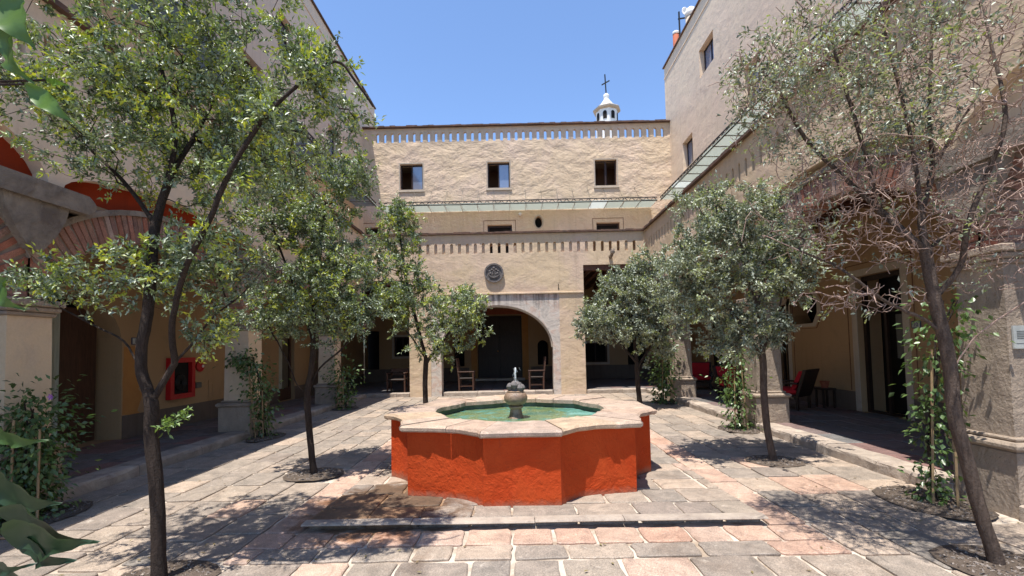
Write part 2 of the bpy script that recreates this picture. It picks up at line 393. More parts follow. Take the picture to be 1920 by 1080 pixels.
TREES = [(-2.53, 3.24), (-2.64, 5.95), (-2.30, 11.6), (3.36, 3.28), (3.45, 6.2), (3.12, 11.5)]
FC = (.045, 6.12)
PX0, PX1, PY0, PY1 = -1.93, 2.20, 4.13, 6.4     # the wedge shaped platform under the fountain
def gz(x, y):
    if PX0 < x < PX1 and PY0 <= y < PY1: return .065*(1-(y-PY0)/(PY1-PY0))
    return 0.0
def stone(mb, quad, gap, top, low, n_side=3, jit=.012, tw=.012):
    """one irregular flagstone in a quad (four corners): rounded outline, chamfered edge"""
    q = [Vector((a, b, 0)) for a, b in quad]; c = sum(q, Vector())/4
    pts = []
    for i in range(4):
        a, b = q[i], q[(i+1) % 4]; ln = (b-a).length
        e = min(.3, random.uniform(.018, .045)/ln)
        for k in range(n_side):
            f = e+(1-2*e)*k/(n_side-1); p = a.lerp(b, f)
            nrm = Vector((-(b-a).y, (b-a).x, 0)).normalized()
            if nrm.dot(c-p) < 0: nrm = -nrm
            pts.append(p+nrm*(gap+random.uniform(-.3, 1)*jit))
    z = gz(c.x, c.y); n = len(pts); tilt = (random.uniform(-tw, tw), random.uniform(-tw, tw)); dz = random.uniform(-.003, .004)
    def zz(p, h):
        zb = gz(p.x, p.y) if PX0 < c.x < PX1 and PY0 < c.y < PY1 else 0
        return h+zb+dz+tilt[0]*(p.x-c.x)+tilt[1]*(p.y-c.y)
    vs = [(p.x, p.y, low) for p in pts]+[(p.x, p.y, zz(p, top-.007)) for p in pts]
    for p in pts:
        qn = p+(c-p).normalized()*.012; vs.append((qn.x, qn.y, zz(qn, top)))
    fs = []
    for k in range(2):
        for i in range(n):
            j = (i+1) % n; fs.append((k*n+i, k*n+j, k*n+n+j, k*n+n+i))
    fs.append(tuple(range(2*n, 3*n)))
    mb.add(vs, fs)

def strips(x0, x1, y0, y1, along, widths, lens):
    """courses of stones filling a rectangle; yields quads"""
    res = []
    A0, A1, B0, B1 = (y0, y1, x0, x1) if along == 'y' else (x0, x1, y0, y1)
    b = B0; 
    while b < B1-.05:
        wd = random.uniform(*widths); 
        if B1-(b+wd) < widths[0]*.6: wd = B1-b
        a = A0-random.uniform(0, lens[0])
        while a < A1-.02:
            ln = random.uniform(*lens); e = min(a+ln, A1)
            if A1-e < .12: e = A1
            s = max(a, A0)
            if e-s > .08:
                j = lambda: random.uniform(-.012, .012)
                if along == 'y': res.append([(b, s+j()), (b+wd, s+j()), (b+wd, e+j()), (b, e+j())])
                else: res.append([(s+j(), b), (e+j(), b), (e+j(), b+wd), (s+j(), b+wd)])
            a = e
        b += wd
    return res
quads = []
for q in strips(PX0-.35, PX1+.35, 3.76, 4.08, 'x', (.32, .32), (.28, .42)): quads.append((q, 1))
for q in strips(PX0-.35, PX1+.35, .8, 3.76, 'x', (.40, .52), (.30, .62)): quads.append((q, 0))
for q in strips(PX0, PX1, 4.17, 8.9, 'x', (.34, .46), (.34, .62)): quads.append((q, 0))
for q in strips(PX0-.35, PX0, 4.08, 9.2, 'y', (.35, .35), (.36, .6)): quads.append((q, 1))
for q in strips(PX1, PX1+.35, 4.08, 9.2, 'y', (.35, .35), (.36, .6)): quads.append((q, 1))
for q in strips(PX0, PX1, 8.9, 9.2, 'x', (.3, .3), (.3, .5)): quads.append((q, 1))
for q in strips(XL+.02, PX0-.35, .8, 9.2, 'y', (.36, .46), (.40, .68)): quads.append((q, 0))
for q in strips(PX1+.35, XR-.02, .8, 9.2, 'y', (.34, .44), (.40, .68)): quads.append((q, 0))
for q in strips(XL+.02, XR-.02, 9.2, YF-.02, 'y', (.36, .46), (.40, .68)): quads.append((q, 0))
PITS = [(x, y, .27, .23) for x, y in TREES]+[(4.05, 4.55, .30, .42), (-4.8, 4.55, .25, .4), (-4.72, 8.6, .22, .35), (4.1, 8.5, .24, .36), (4.1, 12.7, .24, .36), (-4.72, 12.6, .24, .36)]
def in_pit(x, y): return any(((x-a)/(c-.03))**2+((y-b)/(d-.03))**2 < 1 for a, b, c, d in PITS)
keep = []
for q, k in quads:
    cx = sum(p[0] for p in q)/4; cy = sum(p[1] for p in q)/4
    if math.hypot(cx-FC[0], cy-FC[1]) < 1.35: continue
    if in_pit(cx, cy): continue
    vis = (abs(cx)/max(cy, .1) < 1.25) and cy > 2.4
    keep.append((0 if vis else 1, cy, q, k))
keep.sort(key=lambda t: (t[0], t[1]))
rest = {0: MB(), 1: MB()}; cnt = 0
for v, cy, q, k in keep:
    if cnt < 298 and v == 0:
        m = MB(); stone(m, q, .007 if cy > 4.2 else .010, .004, -.02, 4, .013)
        obj('paving_stone', m, MAT['paver_pink' if k or (random.random() < .10 and q[0][0] > -3.5) else 'paver'], court); cnt += 1
    else: stone(rest[k], q, .007, .004, -.02, 2)
for k in (0, 1):
    o = obj('paving_field', rest[k], MAT['paver_pink' if k else 'paver'], court, kind='stuff')
    me = o.data; a = me.attributes.new('tint', 'FLOAT', 'FACE')
    nf = 2*8+1; vals = np.repeat(np.random.rand(len(me.polygons)//nf+1), nf)[:len(me.polygons)]; a.data.foreach_set('value', vals.astype(np.float32))
# platform mortar wedge and its undercut front lip
m = MB()
m.add([(PX0, PY0+.15, -.013), (PX1, PY0+.15, -.013), (PX1, PY0+.15, .048), (PX0, PY0+.15, .048), (PX0, PY1, -.013), (PX1, PY1, -.013)],
      [(0,1,2,3), (3,2,5,4), (0,3,4), (1,5,2), (0,4,5,1)])
obj('mortar_bed', m, MAT['mortar'], court)
x = PX0
while x < PX1-.02:
    e = min(x+random.uniform(.7, 1.1), PX1)
    if PX1-e < .3: e = PX1
    m = MB(); pr = [(-.050,.050), (-.060,.058), (-.052,.068), (-.01,.072), (.06,.071), (.06,.050)]
    m.prism([(a, b) for a, b in pr], [], lambda u, v, w, x=x, e=e: (x+.003+w*(e-x-.006), PY0+u, v+.004*math.sin(x*3+w*2)), 1.0)
    obj('step_stone', m, MAT['kerb'], court); x = e

# gallery floors and kerbs
def gallery_floor(name, x0, x1, y0, y1, n_parts):
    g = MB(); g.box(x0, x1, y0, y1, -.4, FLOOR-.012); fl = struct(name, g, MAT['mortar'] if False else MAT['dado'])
    qs = strips(x0, x1, y0, y1, 'y', (.38, .5), (.45, .8)); qs.sort(key=lambda q: q[0][1] if q[0][1] > 3.5 else 99)
    rest = MB(); c = 0
    for q in qs:
        if c < n_parts and q[0][1] > 3.5:
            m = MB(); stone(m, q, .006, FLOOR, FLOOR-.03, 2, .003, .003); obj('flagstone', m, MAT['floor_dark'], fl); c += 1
        else: stone(rest, q, .006, FLOOR, FLOOR-.03, 2, .003, .003)
    if rest.v: obj('flagstone_field', rest, MAT['floor_dark'], fl, kind='stuff')
    return fl
gallery_floor('gallery_pavement', WL-.1, XL-.34, -1, YF, 80)
gallery_floor('gallery_pavement', XR+.34, WR+.1, -1, YF, 110)
gallery_floor('rear_gallery_pavement', WL-.1, WR+.1, YF+.3, YB, 60)
LP = [0.55, 4.75, 8.9, 13.05, 15.4]; RP = [0.1, 4.40, 8.75, 13.05, 15.4]
def kerb_line(side, piers):
    e = struct_empty('kerb', (XL if side < 0 else XR, 5, 0))
    xo = XL if side < 0 else XR
    for i in range(len(piers)-1):
        a, b = piers[i]+.31, piers[i+1]-(.31 if i < len(piers)-2 else 0)
        y = a
        while y < b-.02:
            t = min(y+random.uniform(.75, 1.25), b)
            if b-t < .35: t = b
            m = MB(); j = random.uniform(-.012, .012); zt = FLOOR+.012+random.uniform(-.004, .006)
            pr = [(0, -.1), (0, FLOOR-.03), (.012, FLOOR), (.035, zt), (.33, zt), (.33, -.1)]
            n = 6; vs = []; fs = []
            for k in range(n):
                yy = y+.004+(t-y-.008)*k/(n-1)
                for u, v in pr:
                    w = .009*math.sin(yy*9+v*40+u*20)+.006*math.sin(yy*23)
                    uu = u+(w if u < .05 else 0)+j*0
                    vs.append((xo-side*0+side*uu, yy, v+(w*.5 if v > 0 else 0)))
            for k in range(n-1):
                for i2 in range(6):
                    j2 = (i2+1) % 6; fs.append((k*6+i2, k*6+j2, k*6+6+j2, k*6+6+i2))
            fs += [tuple(range(6)), tuple(range((n-1)*6, n*6))]
            m.add(vs, fs); obj('kerb_stone', m, MAT['kerb'], e); y = t
kerb_line(-1, LP); kerb_line(1, RP)
e = struct_empty('rear_kerb', (0, YF, 0))
for a, b in ((XL, -3.6), (-2.45, 1.25), (2.4, XR)):
    x = a
    while x < b-.02:
        t = min(x+random.uniform(.8, 1.2), b)
        if b-t < .35: t = b
        m = MB(); m.box(x+.004, t-.004, YF-.04, YF+.32, -.1, FLOOR+.014, .014, .003); obj('kerb_stone', m, MAT['kerb'], e); x = t

# ------------------------------------------------------------------ arcades
def arcpts(cy, a, b, z0, n=24, rev=False):
    p = [(cy+a*math.cos(math.pi*(1-i/n)), z0+b*math.sin(math.pi*i/n)) for i in range(n+1)]
    return p[::-1] if rev else p
def slot(c, z0, wd, h, n=4):
    r = wd/2; p = [(c-r, z0), (c+r, z0)]
    for i in range(n+1):
        a = math.pi*i/n; p.append((c+r*math.cos(a), z0+h-r+r*math.sin(a)))
    return p
def clampy(p, a, b):
    r = []
    for y, z in p:
        q = (min(max(y, a), b), z)
        if not r or math.hypot(q[0]-r[-1][0], q[1]-r[-1][1]) > 1e-4: r.append(q)
    return r
def arcade(side, piers, spring, label):
    xo = XL-.06 if side < 0 else XR+.10           # court face of the wall
    T = thing('arcade', label, 'arcade', (xo, 9, 0))
    fx = lambda u, v, w: (xo+side*w, u, v)
    bays = [(piers[i], piers[i+1]) for i in range(len(piers)-1)]
    # upper wall with arch-headed bays and a row of slots
    out = [(piers[0]-.3, 3.5)]
    for i, (a, b) in enumerate(bays):
        last = i == len(bays)-1
        aa, bb = a+.30, b+(.14 if not last else -.25)
        c = (aa+bb)/2; h = (bb-aa)/2
        out += arcpts(c, h, (.72 if side > 0 or i != 1 else .40), 3.5, 20)
    out += [(piers[-1], 3.5), (piers[-1], CAPZ-.06), (piers[0]-.3, CAPZ-.06)]
    holes = []; y = piers[0]
    while y < piers[-1]-.3:
        holes.append(slot(y+.1, 4.80, .085, .36)); y += .262
    m = MB(); m.prism(out, holes, fx, .42); obj('wall', m, MAT['wall_low'] if side > 0 else MAT['wall_side'], T)
    # coping
    m = MB(); y = piers[0]-.3
    while y < piers[-1]-.1:
        e = min(y+.3, piers[-1]-.1); j = random.uniform(-.008, .008)
        m.add(*box_data(xo-side*(.09+j), xo+side*.47, y+.002, e-.002, CAPZ-.058, CAPZ+.005+j)); y = e
    obj('coping', m, MAT['cap'], T)
    # recessed infill above the brick rings: sand below the impost, orange above
    for i, (a, b) in enumerate(bays):
        last = i == len(bays)-1
        lo_a, lo_b = a+.24, b-(.24 if not last else .05)
        c = (lo_a+lo_b)/2; ha = (lo_b-lo_a)/2; rise = (.98 if side < 0 else 1.2) if not last else .8; th = .42
        ea, eb = ha+th, rise+th
        # brick voussoirs, one object each
        per = []; N = 400
        pts = [(c+ha*math.cos(math.pi*(1-k/N)), spring+rise*math.sin(math.pi*k/N)) for k in range(N+1)]
        s = [0]
        for k in range(N): s.append(s[-1]+math.hypot(pts[k+1][0]-pts[k][0], pts[k+1][1]-pts[k][1]))
        nb = int(s[-1]/.078); 
        for q in range(nb):
            d = (q+.5)/nb*s[-1]; k = next(z for z in range(N) if s[z+1] >= d)
            th_ = math.pi*(k+.5)/N; y0, z0 = pts[k]
            nx, nz = -math.cos(th_)/ha, math.sin(th_)/rise; l = math.hypot(nx, nz); nx /= l; nz /= l
            if abs(y0+nx*th*.5-c) > (lo_b-lo_a)/2+.34: continue
            o = bpy.data.objects.new('brick', BRICK); COL.objects.link(o); o.parent = T
            o.location = (side*(.05+.19+random.uniform(-.008, .008)), y0+nx*th*.5-9, z0+nz*th*.5)
            o.rotation_euler = (math.atan2(nz, nx)-math.pi/2+random.uniform(-.02, .02), 0, 0)
            o.scale = (.38, .062, th*random.uniform(.95, 1.0))
        m = MB(); ring = arcpts(c, ha+.012, rise+.012, spring, 28)+arcpts(c, ea-.02, eb-.02, spring, 28, True)
        # mortar core, slightly behind the brick faces
        core = [p for p in ring]
        core = clampy(core, a+.0004, b-.0004); m.prism(core, [], lambda u, v, w: (xo+side*(.065+w), u, v), .35); obj('arch_core', m, MAT['brick_mortar'], T)
        # stone lip on the extrados
        m = MB(); lip = arcpts(c, ea-.02, eb-.02, spring, 28)+arcpts(c, ea+.05, eb+.05, spring, 28, True)
        lip = clampy(lip, a+.0004, b-.0004); m.prism(lip, [], lambda u, v, w: (xo+side*(.03+w), u, v), .20); obj('arch_lip', m, MAT['impost'], T)
        # infill
        zt = 3.5
        A = a; B = b if not last else b-.02
        poly = [(A, spring+.0)]+[p for p in arcpts(c, ea-.05, eb-.05, spring, 28) if A+.005 < p[0] < B-.005 and p[1] < zt-.01 or False]
        # split infill: left of crown and right of crown below zt, band above
        ex = [(yy, zz) for yy, zz in arcpts(c, ea-.05, eb-.05, spring, 60) if A < yy < B]
        m = MB(); top = 4.4
        lowp = ex
        band = [(A, zt)]+[p for p in lowp if p[1] > zt]+[(B, zt), (B, top), (A, top)]
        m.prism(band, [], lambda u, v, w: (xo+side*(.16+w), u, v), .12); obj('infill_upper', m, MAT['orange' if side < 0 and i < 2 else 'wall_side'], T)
        left = [(A, lowp[0][1])]+[p for p in lowp if p[1] < zt and p[0] < c]
        if len(left) > 3:
            left += [(left[-1][0], zt), (A, zt)]
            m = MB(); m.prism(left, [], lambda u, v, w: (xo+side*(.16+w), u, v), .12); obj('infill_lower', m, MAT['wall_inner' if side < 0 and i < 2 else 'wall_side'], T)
        right = [p for p in lowp if p[1] < zt and p[0] > c]
        if len(right) > 3:
            right = [(right[0][0], zt)]+right+[(B, right[-1][1]), (B, zt)]
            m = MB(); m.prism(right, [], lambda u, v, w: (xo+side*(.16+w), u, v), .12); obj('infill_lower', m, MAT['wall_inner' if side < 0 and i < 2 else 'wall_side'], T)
    # piers: pedestal, moulding, shaft, capital; impost block and corbel above
    for i, c in enumerate(piers):
        if i == len(piers)-1: continue
        def ringbox(m, h, z0, z1, bev=.0, dx=0):
            x0 = xo-side*(h-.23)-0; cx = xo+side*.23
            m.box(cx-h, cx+h, c-h, c+h, z0, z1, bev)
        m = MB(); ringbox(m, .30, -.05, .58, .012, ); obj('pedestal', m, MAT['pier_stone'], T)
        m = MB(); ringbox(m, .335, .583, .66, .025); ringbox(m, .27, .662, .70, .012); obj('moulding', m, MAT['pier_stone'], T)
        m = MB(); cx = xo+side*.23; hh = .235
        m.add([(cx-hh, c-hh, .70), (cx+hh, c-hh, .70), (cx+hh, c+hh, .70), (cx-hh, c+hh, .70), (cx-hh+.012, c-hh+.012, spring-.17), (cx+hh-.012, c-hh+.012, spring-.17), (cx+hh-.012, c+hh-.012, spring-.17), (cx-hh+.012, c+hh-.012, spring-.17)],
              [(0,3,2,1),(4,5,6,7),(0,1,5,4),(1,2,6,5),(2,3,7,6),(3,0,4,7)])
        obj('shaft', m, MAT['wall_low'] if side < 0 else MAT['pier_stone'], T)
        m = MB(); ringbox(m, .25, spring-.168, spring-.12, .012); ringbox(m, .275, spring-.118, spring-.06, .015); ringbox(m, .30, spring-.058, spring+.012, .01); obj('capital', m, MAT['pier_stone'], T)
        m = MB(); n = 14; prof = []
        hw = .55
        prof = [(-hw, 3.50)]+[(-hw-.10*math.sin(math.pi*k/8), 3.50-.22*k/8) for k in range(9)]+[(hw+.10*math.sin(math.pi*k/8), 3.28+.22*k/8) for k in range(9)]
        m.prism([(c+u, v) for u, v in prof[1:]], [], lambda u, v, w: (xo-side*.07+side*w, u, v), .34); obj('impost', m, MAT['impost'], T, autosm=True)
        m = MB(); prof = [(-.34, 3.278), (-.31, 3.14), (-.20, 2.92), (-.06, 2.74), (.06, 2.74), (.20, 2.92), (.31, 3.14), (.34, 3.278)]
        m.prism([(c+u, v) for u, v in prof], [], lambda u, v, w: (xo-side*.04+side*w, u, v), .22); obj('corbel', m, MAT['impost'], T, autosm=True)
    return T
def box_data(x0, x1, y0, y1, z0, z1):
    m = MB(); m.box(min(x0,x1), max(x0,x1), y0, y1, z0, z1); return m.v, m.f
mb = MB(); mb.box(-.5, .5, -.5, .5, -.5, .5, .06); BRICK = new_mesh('brick', mb.v, mb.f, MAT['brick'])
arcL = arcade(-1, LP, 2.20, 'shaded arcade with brick arches and a stone impost, left of the fountain')
arcR = arcade(1, RP, 2.45, 'arcade with sunlit pedestals and brick arches, right of the fountain')

# ------------------------------------------------------------------ low rear facade
fy = lambda Y: (lambda u, v, w: (u, Y+w, v))
T = thing('facade', 'sand plaster facade with carved medallion and arched portal behind the fountain', 'facade', (0, YF, 0))
xa, xb = XL-.06, XR+.10
out = [(xa-.0, 3.98), (-3.59, 3.98), (-3.59, -.05), (-2.86, -.05), (-2.86, 3.46), (1.54, 3.46), (1.54, -.05), (2.38, -.05), (2.38, 4.38), (xb, 4.38), (xb, CAPZ-.06), (xa, CAPZ-.06)]
holes = []; x = xa+.28
while x < xb-.1:
    holes.append(slot(x, 4.85, .10, .35)); x += .272
m = MB(); m.prism(out, holes, fy(YF), .44); obj('wall', m, MAT['wall_low'], T)
m = MB(); x = xa
while x < xb-.01:
    e = min(x+.28, xb); j = random.uniform(-.010, .010)
    m.add(*box_data(x+.002, e-.002, YF-.085-j, YF+.5, CAPZ-.058, CAPZ+.006+j)); x = e
obj('coping', m, MAT['cap'], T)
m = MB()
for a_, b_ in ((xa+.1, -1.0), (.20, 2.75), (3.75, xb-.5)): m.box(a_, b_, YF+.075, YF+.12, 4.80, 5.24)
obj('slot_backing', m, MAT['wall_low'], T, kind='stuff')
# arched portal infill
ca, ha, ra = -.61, 1.90, 1.46
out = [(-2.86, -.03), (ca-ha, -.03)]+arcpts(ca, ha, ra, 1.60, 32)+[(ca+ha, -.03), (1.54, -.03), (1.54, 3.455), (-2.86, 3.455)]
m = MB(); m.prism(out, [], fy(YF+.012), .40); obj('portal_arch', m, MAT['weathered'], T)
m = MB(); m.prism(arcpts(ca, ha, ra, 1.6, 32)+arcpts(ca, ha-.05, ra-.05, 1.6, 32, True), [], fy(YF+.06), .30); obj('arch_soffit', m, MAT['trim'], T)
m = MB(); m.box(-2.86, 2.37, YF-.045, YF-.001, 3.42, 3.48, .01); obj('ledge', m, MAT['wall_low'], T)
m = MB(); m.box(2.385, xb, YF+.05, YF+.3, 4.20, 4.375); obj('lintel', m, MAT['beam_wood'], T)
m = MB(); m.box(xa, -3.585, YF+.05, YF+.3, 3.82, 3.975); obj('lintel', m, MAT['beam_wood'], T)
for x in np.arange(2.55, 4.5, .38):
    m = MB(); m.box(x, x+.12, YF+.3, YB-.1, 4.22, 4.418); obj('ceiling_beam', m, MAT['beam_wood'], T)
for x in np.arange(-6.8, -3.4, .42):
    m = MB(); m.box(x, x+.12, YF+.45, YB-.1, 4.20, 4.418); obj('ceiling_beam', m, MAT['beam_wood'], T)
# medallion
mo = thing('medallion', 'round carved grey stone medallion high on the wall above the portal', 'medallion', (-.67, YF, 4.16))
fm = lambda u, v, w: (-.67+u, YF-w, 4.16+v)
circ = lambda r, n=40, sy=1: [(r*math.cos(2*math.pi*k/n), r*sy*math.sin(2*math.pi*k/n)) for k in range(n)]
m = MB(); m.prism(circ(.33), [], fm, .05); obj('disc', m, MAT['med'], mo)
m = MB(); m.prism(circ(.33), [circ(.275)], lambda u, v, w: fm(u, v, w+.0505), .035); obj('ring', m, MAT['med'], mo)
m = MB()
for u, v, r in [(0, .17, .05), (-.07, .11, .045), (.07, .11, .045), (0, .08, .04), (-.15, .06, .04), (.15, .06, .04), (-.12, -.02, .05), (.12, -.02, .05), (-.17, -.06, .03), (.17, -.06, .03)]:
    m.lathe([(r*.3, -.01), (r, 0), (r*.8, r*.6), (r*.2, r*.9)], (0, 0, 0), 8)
    k = 8*4
    m.v[-k:] = [fm(u+a, v+b, .05+c) for a, b, c in m.v[-k:]]
obj('carved_flowers', m, MAT['med'], mo, autosm=True)
m = MB(); m.prism([(-.17,-.08), (-.12,-.15), (0,-.18), (.12,-.15), (.17,-.08), (.08,-.10), (0,-.11), (-.08,-.10)], [], lambda u, v, w: fm(u, v, w+.05), .06); obj('carved_bowl', m, MAT['med'], mo)
m = MB(); m.prism([(-.09,-.06), (-.05,.05), (-.02,.05), (-.02,-.06)], [], lambda u, v, w: fm(u, v, w+.05), .045); m.prism([(.02,-.06), (.02,.05), (.05,.05), (.09,-.06)], [], lambda u, v, w: fm(u, v, w+.05), .045); obj('carved_stems', m, MAT['med'], mo)
# gargoyle spout
sp = thing('water_spout', 'small carved stone spout jutting from the facade above the right-hand opening', 'spout', (3.32, YF, 4.66))
m = MB(); m.tube([(3.32, YF+.1, 4.64), (3.32, YF-.16, 4.65), (3.32, YF-.33, 4.70)], [.07, .06, .045], 8); obj('spout', m, MAT['impost'], sp, autosm=True)
m = MB(); m.lathe([(.02, -.07), (.075, -.04), (.08, .02), (.05, .08), (.01, .09)], (3.32, YF-.36, 4.73), 8); m.box(3.26, 3.29, YF-.40, YF-.34, 4.78, 4.84); m.box(3.35, 3.38, YF-.40, YF-.34, 4.78, 4.84); obj('carved_head', m, MAT['impost'], sp)
m = MB(); m.bar((1.52, YF-.001, 3.55), (1.52, YF-.04, 3.74), .02); tag(obj('wall_hook', m, MAT['iron']), 'thin iron hook on the plaster above the portal ledge', 'hook')

# ------------------------------------------------------------------ terraces (slabs over the galleries)
m = MB(); m.box(WL, XL-.46, -1, YB, 4.42, TERR); m.box(XR+.5, WR, -1, YB, 4.42, TERR); m.box(XL-.455, XR+.495, YF+.43, YB, 4.42, TERR); struct('terrace', m, MAT['terrace'])
m = MB()
for y in np.arange(1.2, 15, .55): m.box(XR+.53, WRI-.02, y, y+.11, 4.26, 4.418); m.box(WL+.02, XL-.5, y, y+.11, 4.26, 4.418)
o = struct('ceiling_beams', m, MAT['beam_wood'])

# ------------------------------------------------------------------ window maker: hole size in a wall, room behind
def window(T, frm, u0, u1, v0, v1, depth=.22, mode='half', room=True):
    """frm maps (u,v,w): w grows into the building. half: left leaf open"""
    m = MB(); t = .055
    out = [(u0, v0), (u1, v0), (u1, v1), (u0, v1)]; inn = [(u0+t, v0+t), (u1-t, v0+t), (u1-t, v1-t), (u0+t, v1-t)]
    m.prism(out, [inn], lambda u, v, w: frm(u, v, depth+w), .07)
    cm = (u0+u1)/2
    m.prism([(cm-.03, v0+t), (cm+.03, v0+t), (cm+.03, v1-t), (cm-.03, v1-t)], [], lambda u, v, w: frm(u, v, depth+.003+w), .06)
    W = obj('window', m, MAT['frame'], T)
    rng = [(cm+.03, u1-t)] if mode == 'half' else ([] if mode == 'open' else [(u0+t, cm-.03), (cm+.03, u1-t)])
    for a, b in rng:
        m = MB(); m.prism([(a, v0+t), (b, v0+t), (b, v1-t), (a, v1-t)], [], lambda u, v, w: frm(u, v, depth+.03+w), .012); obj('pane', m, MAT['pane'], W)
    if mode == 'open':
        m = MB(); m.prism([(0,v0+t),(.45,v0+t),(.45,v1-t),(0,v1-t)], [[(.05,v0+t+.05),(.40,v0+t+.05),(.40,v1-t-.05),(.05,v1-t-.05)]], lambda u, v, w: frm(cm+.04+w, v, depth+.08+u), .04); obj('casement', m, MAT['frame'], W)
    if room:
        m = MB(); D = 1.6; a, b, c, d = u0-.9, u1+.9, v0-.8, v1+.35
        P = lambda u, v, w: frm(u, v, w)
        w0 = .42
        vs = [P(a,c,w0),P(b,c,w0),P(b,d,w0),P(a,d,w0),P(a,c,D),P(b,c,D),P(b,d,D),P(a,d,D)]
        m.add(vs, [(4,5,6,7),(0,1,5,4),(1,2,6,5),(3,0,4,7)]); obj('room', m, MAT['room'], W)
        m = MB(); m.add([P(a,d-.02,w0),P(b,d-.02,w0),P(b,d-.02,D-.01),P(a,d-.02,D-.01)], [(0,1,2,3)]); obj('room_ceiling', m, MAT['room_ceiling'], W)
    return W
rect = lambda a, b, c, d: [(a, c), (b, c), (b, d), (a, d)]

# rear building (tall wall with slots) above and behind
T = thing('rear_building', 'tall lumpy sand plaster building with a slotted parapet, under the sky behind the facade', 'building', (0, YB, 0))
RB = [(-5.26, -4.19, 'half'), (-1.13, -.09, 'half'), (3.93, 4.95, 'open')]
holes = []; xs = np.linspace(-6.31, 7.16, 40)
for x in xs: holes.append(slot(x, 11.40, .13, .46))
for a, b, _ in RB: holes.append(rect(a, b, 9.13, 10.36))
DT = [(-6.95, -6.2), (-1.18, -.03), (3.92, 5.01)]
for a, b in DT: holes.append(rect(a, b, TERR+.05, 7.37))
holes.append([(1.22+.17*math.cos(2*math.pi*k/20), 7.46+.28*math.sin(2*math.pi*k/20)) for k in range(20)])
m = MB(); m.prism(rect(WL, WR, TERR, 11.28), [h_ for h_ in holes if h_[0][1] < 11.1], fy(YB), .42); obj('wall', m, MAT['wall_back'], T)
m = MB(); m.prism(rect(WL, WR, 11.28, HB-.07), [h_ for h_ in holes if h_[0][1] > 11.1], fy(YB), .15); obj('parapet', m, MAT['wall_back'], T)
m = MB(); x = WL
while x < WR-.01:
    e = min(x+.26, WR); j = random.uniform(-.014, .014)
    if True: m.add(*box_data(x+.001, e-.001, YB-.15-j*.6, YB+.46, HB-.069, HB+j))
    x = e
obj('coping', m, MAT['cap'], T)
for a, b, md in RB:
    Wn = window(T, fy(YB), a, b, 9.13, 10.36, .16, md)
    m = MB(); m.prism(rect(a-.06, b+.06, 9.06, 10.42), [rect(a, b, 9.13, 10.36)], fy(YB-.008), .0075); obj('surround', m, MAT['trim'], Wn)
    m = MB(); m.box(a-.08, b+.08, YB-.05, YB-.0085, 9.0, 9.055, .006); obj('sill', m, MAT['trim'], Wn)
for i, (a, b) in enumerate(DT):
    m = MB(); m.prism(rect(a+.002, b-.002, TERR+.05, 7.368), [rect(a+.07, b-.07, TERR+.1, 7.29)], fy(YB+.2), .08); D = obj('door', m, MAT['frame'], T)
    m = MB(); m.box(a+.07, b-.07, YB+.25, YB+.27, TERR+.1, 7.29); obj('pane', m, MAT['black'], D)
    m = MB(); m.prism(rect(a-.17, b+.17, TERR+.05, 7.37), [rect(a-.14, b+.14, TERR+.03, 7.34)] if False else [], lambda u, v, w: (0,0,0), 0) if False else None
    m = MB(); m.prism([(a-.18, TERR+.05), (a-.16, TERR+.05), (a-.16, 7.56), (b+.16, 7.56), (b+.16, TERR+.05), (b+.18, TERR+.05), (b+.18, 7.58), (a-.18, 7.58)], [], fy(YB-.008), .006); obj('painted_line', m, MAT['line'], T)
m = MB(); m.prism([(1.22+.23*math.cos(2*math.pi*k/24), 7.46+.34*math.sin(2*math.pi*k/24)) for k in range(24)], [[(1.22+.17*math.cos(2*math.pi*k/24), 7.46+.28*math.sin(2*math.pi*k/24)) for k in range(24)]], fy(YB-.01), .0095); O = obj('oval_window', m, MAT['trim'], T)
m = MB(); m.box(.95, 1.5, YB+.3, YB+.32, 7.1, 7.8); obj('pane', m, MAT['black'], O)
m = MB(); m.box(-2.9, -2.45, YB-.03, YB-.001, 7.0-.35, 7.0-.1, .005)
# box behind the parapet and the rear body of the building
m = MB(); m.box(WL, WR, YB+1.7, YB+1.75, 4.5, 10.6); m.box(WL, WR, YB+.43, YB+1.7, 10.55, 10.65); obj('roof', m, MAT['terrace'], T)
# ground floor rear wall behind the portal
DX0, DX1 = -1.73, .32
holes = [rect(DX0, DX1, .20, 3.10), slot(1.29, .78, .50, 1.15, 8), slot(-2.6, .78, .50, 1.15, 8), rect(-5.6, -4.85, 1.3, 2.2), rect(3.2, 4.25, .85, 1.75), rect(-6.95, -6.3, .12, 2.5), rect(5.2, 6.1, .12, 2.6)]
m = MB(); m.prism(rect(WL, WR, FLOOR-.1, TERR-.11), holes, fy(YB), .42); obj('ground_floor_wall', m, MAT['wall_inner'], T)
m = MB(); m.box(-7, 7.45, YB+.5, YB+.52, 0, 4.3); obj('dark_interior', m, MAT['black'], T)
m = MB(); m.box(DX0+.02, -.72, YB+.14, YB+.20, .2, 3.08); D = obj('door', m, MAT['dark_wood'], T)
for z0, z1 in ((.35, 1.2), (1.35, 2.2), (2.35, 2.95)):
    for a, b in ((DX0+.15, DX0+.52), (DX0+.60, -.85)):
        m = MB(); m.box(a, b, YB+.115, YB+.139, z0, z1, .01); obj('panel', m, MAT['dark_wood'], D)
m = MB(); m.box(-.70, DX1-.02, YB+.14, YB+.20, .2, 3.08); D = obj('door', m, MAT['dark_wood'], T)
for z0, z1 in ((.35, 1.2), (1.35, 2.2), (2.35, 2.95)):
    for a, b in ((-.58, -.22), (-.14, DX1-.12)):
        m = MB(); m.box(a, b, YB+.115, YB+.139, z0, z1, .01); obj('panel', m, MAT['dark_wood'], D)
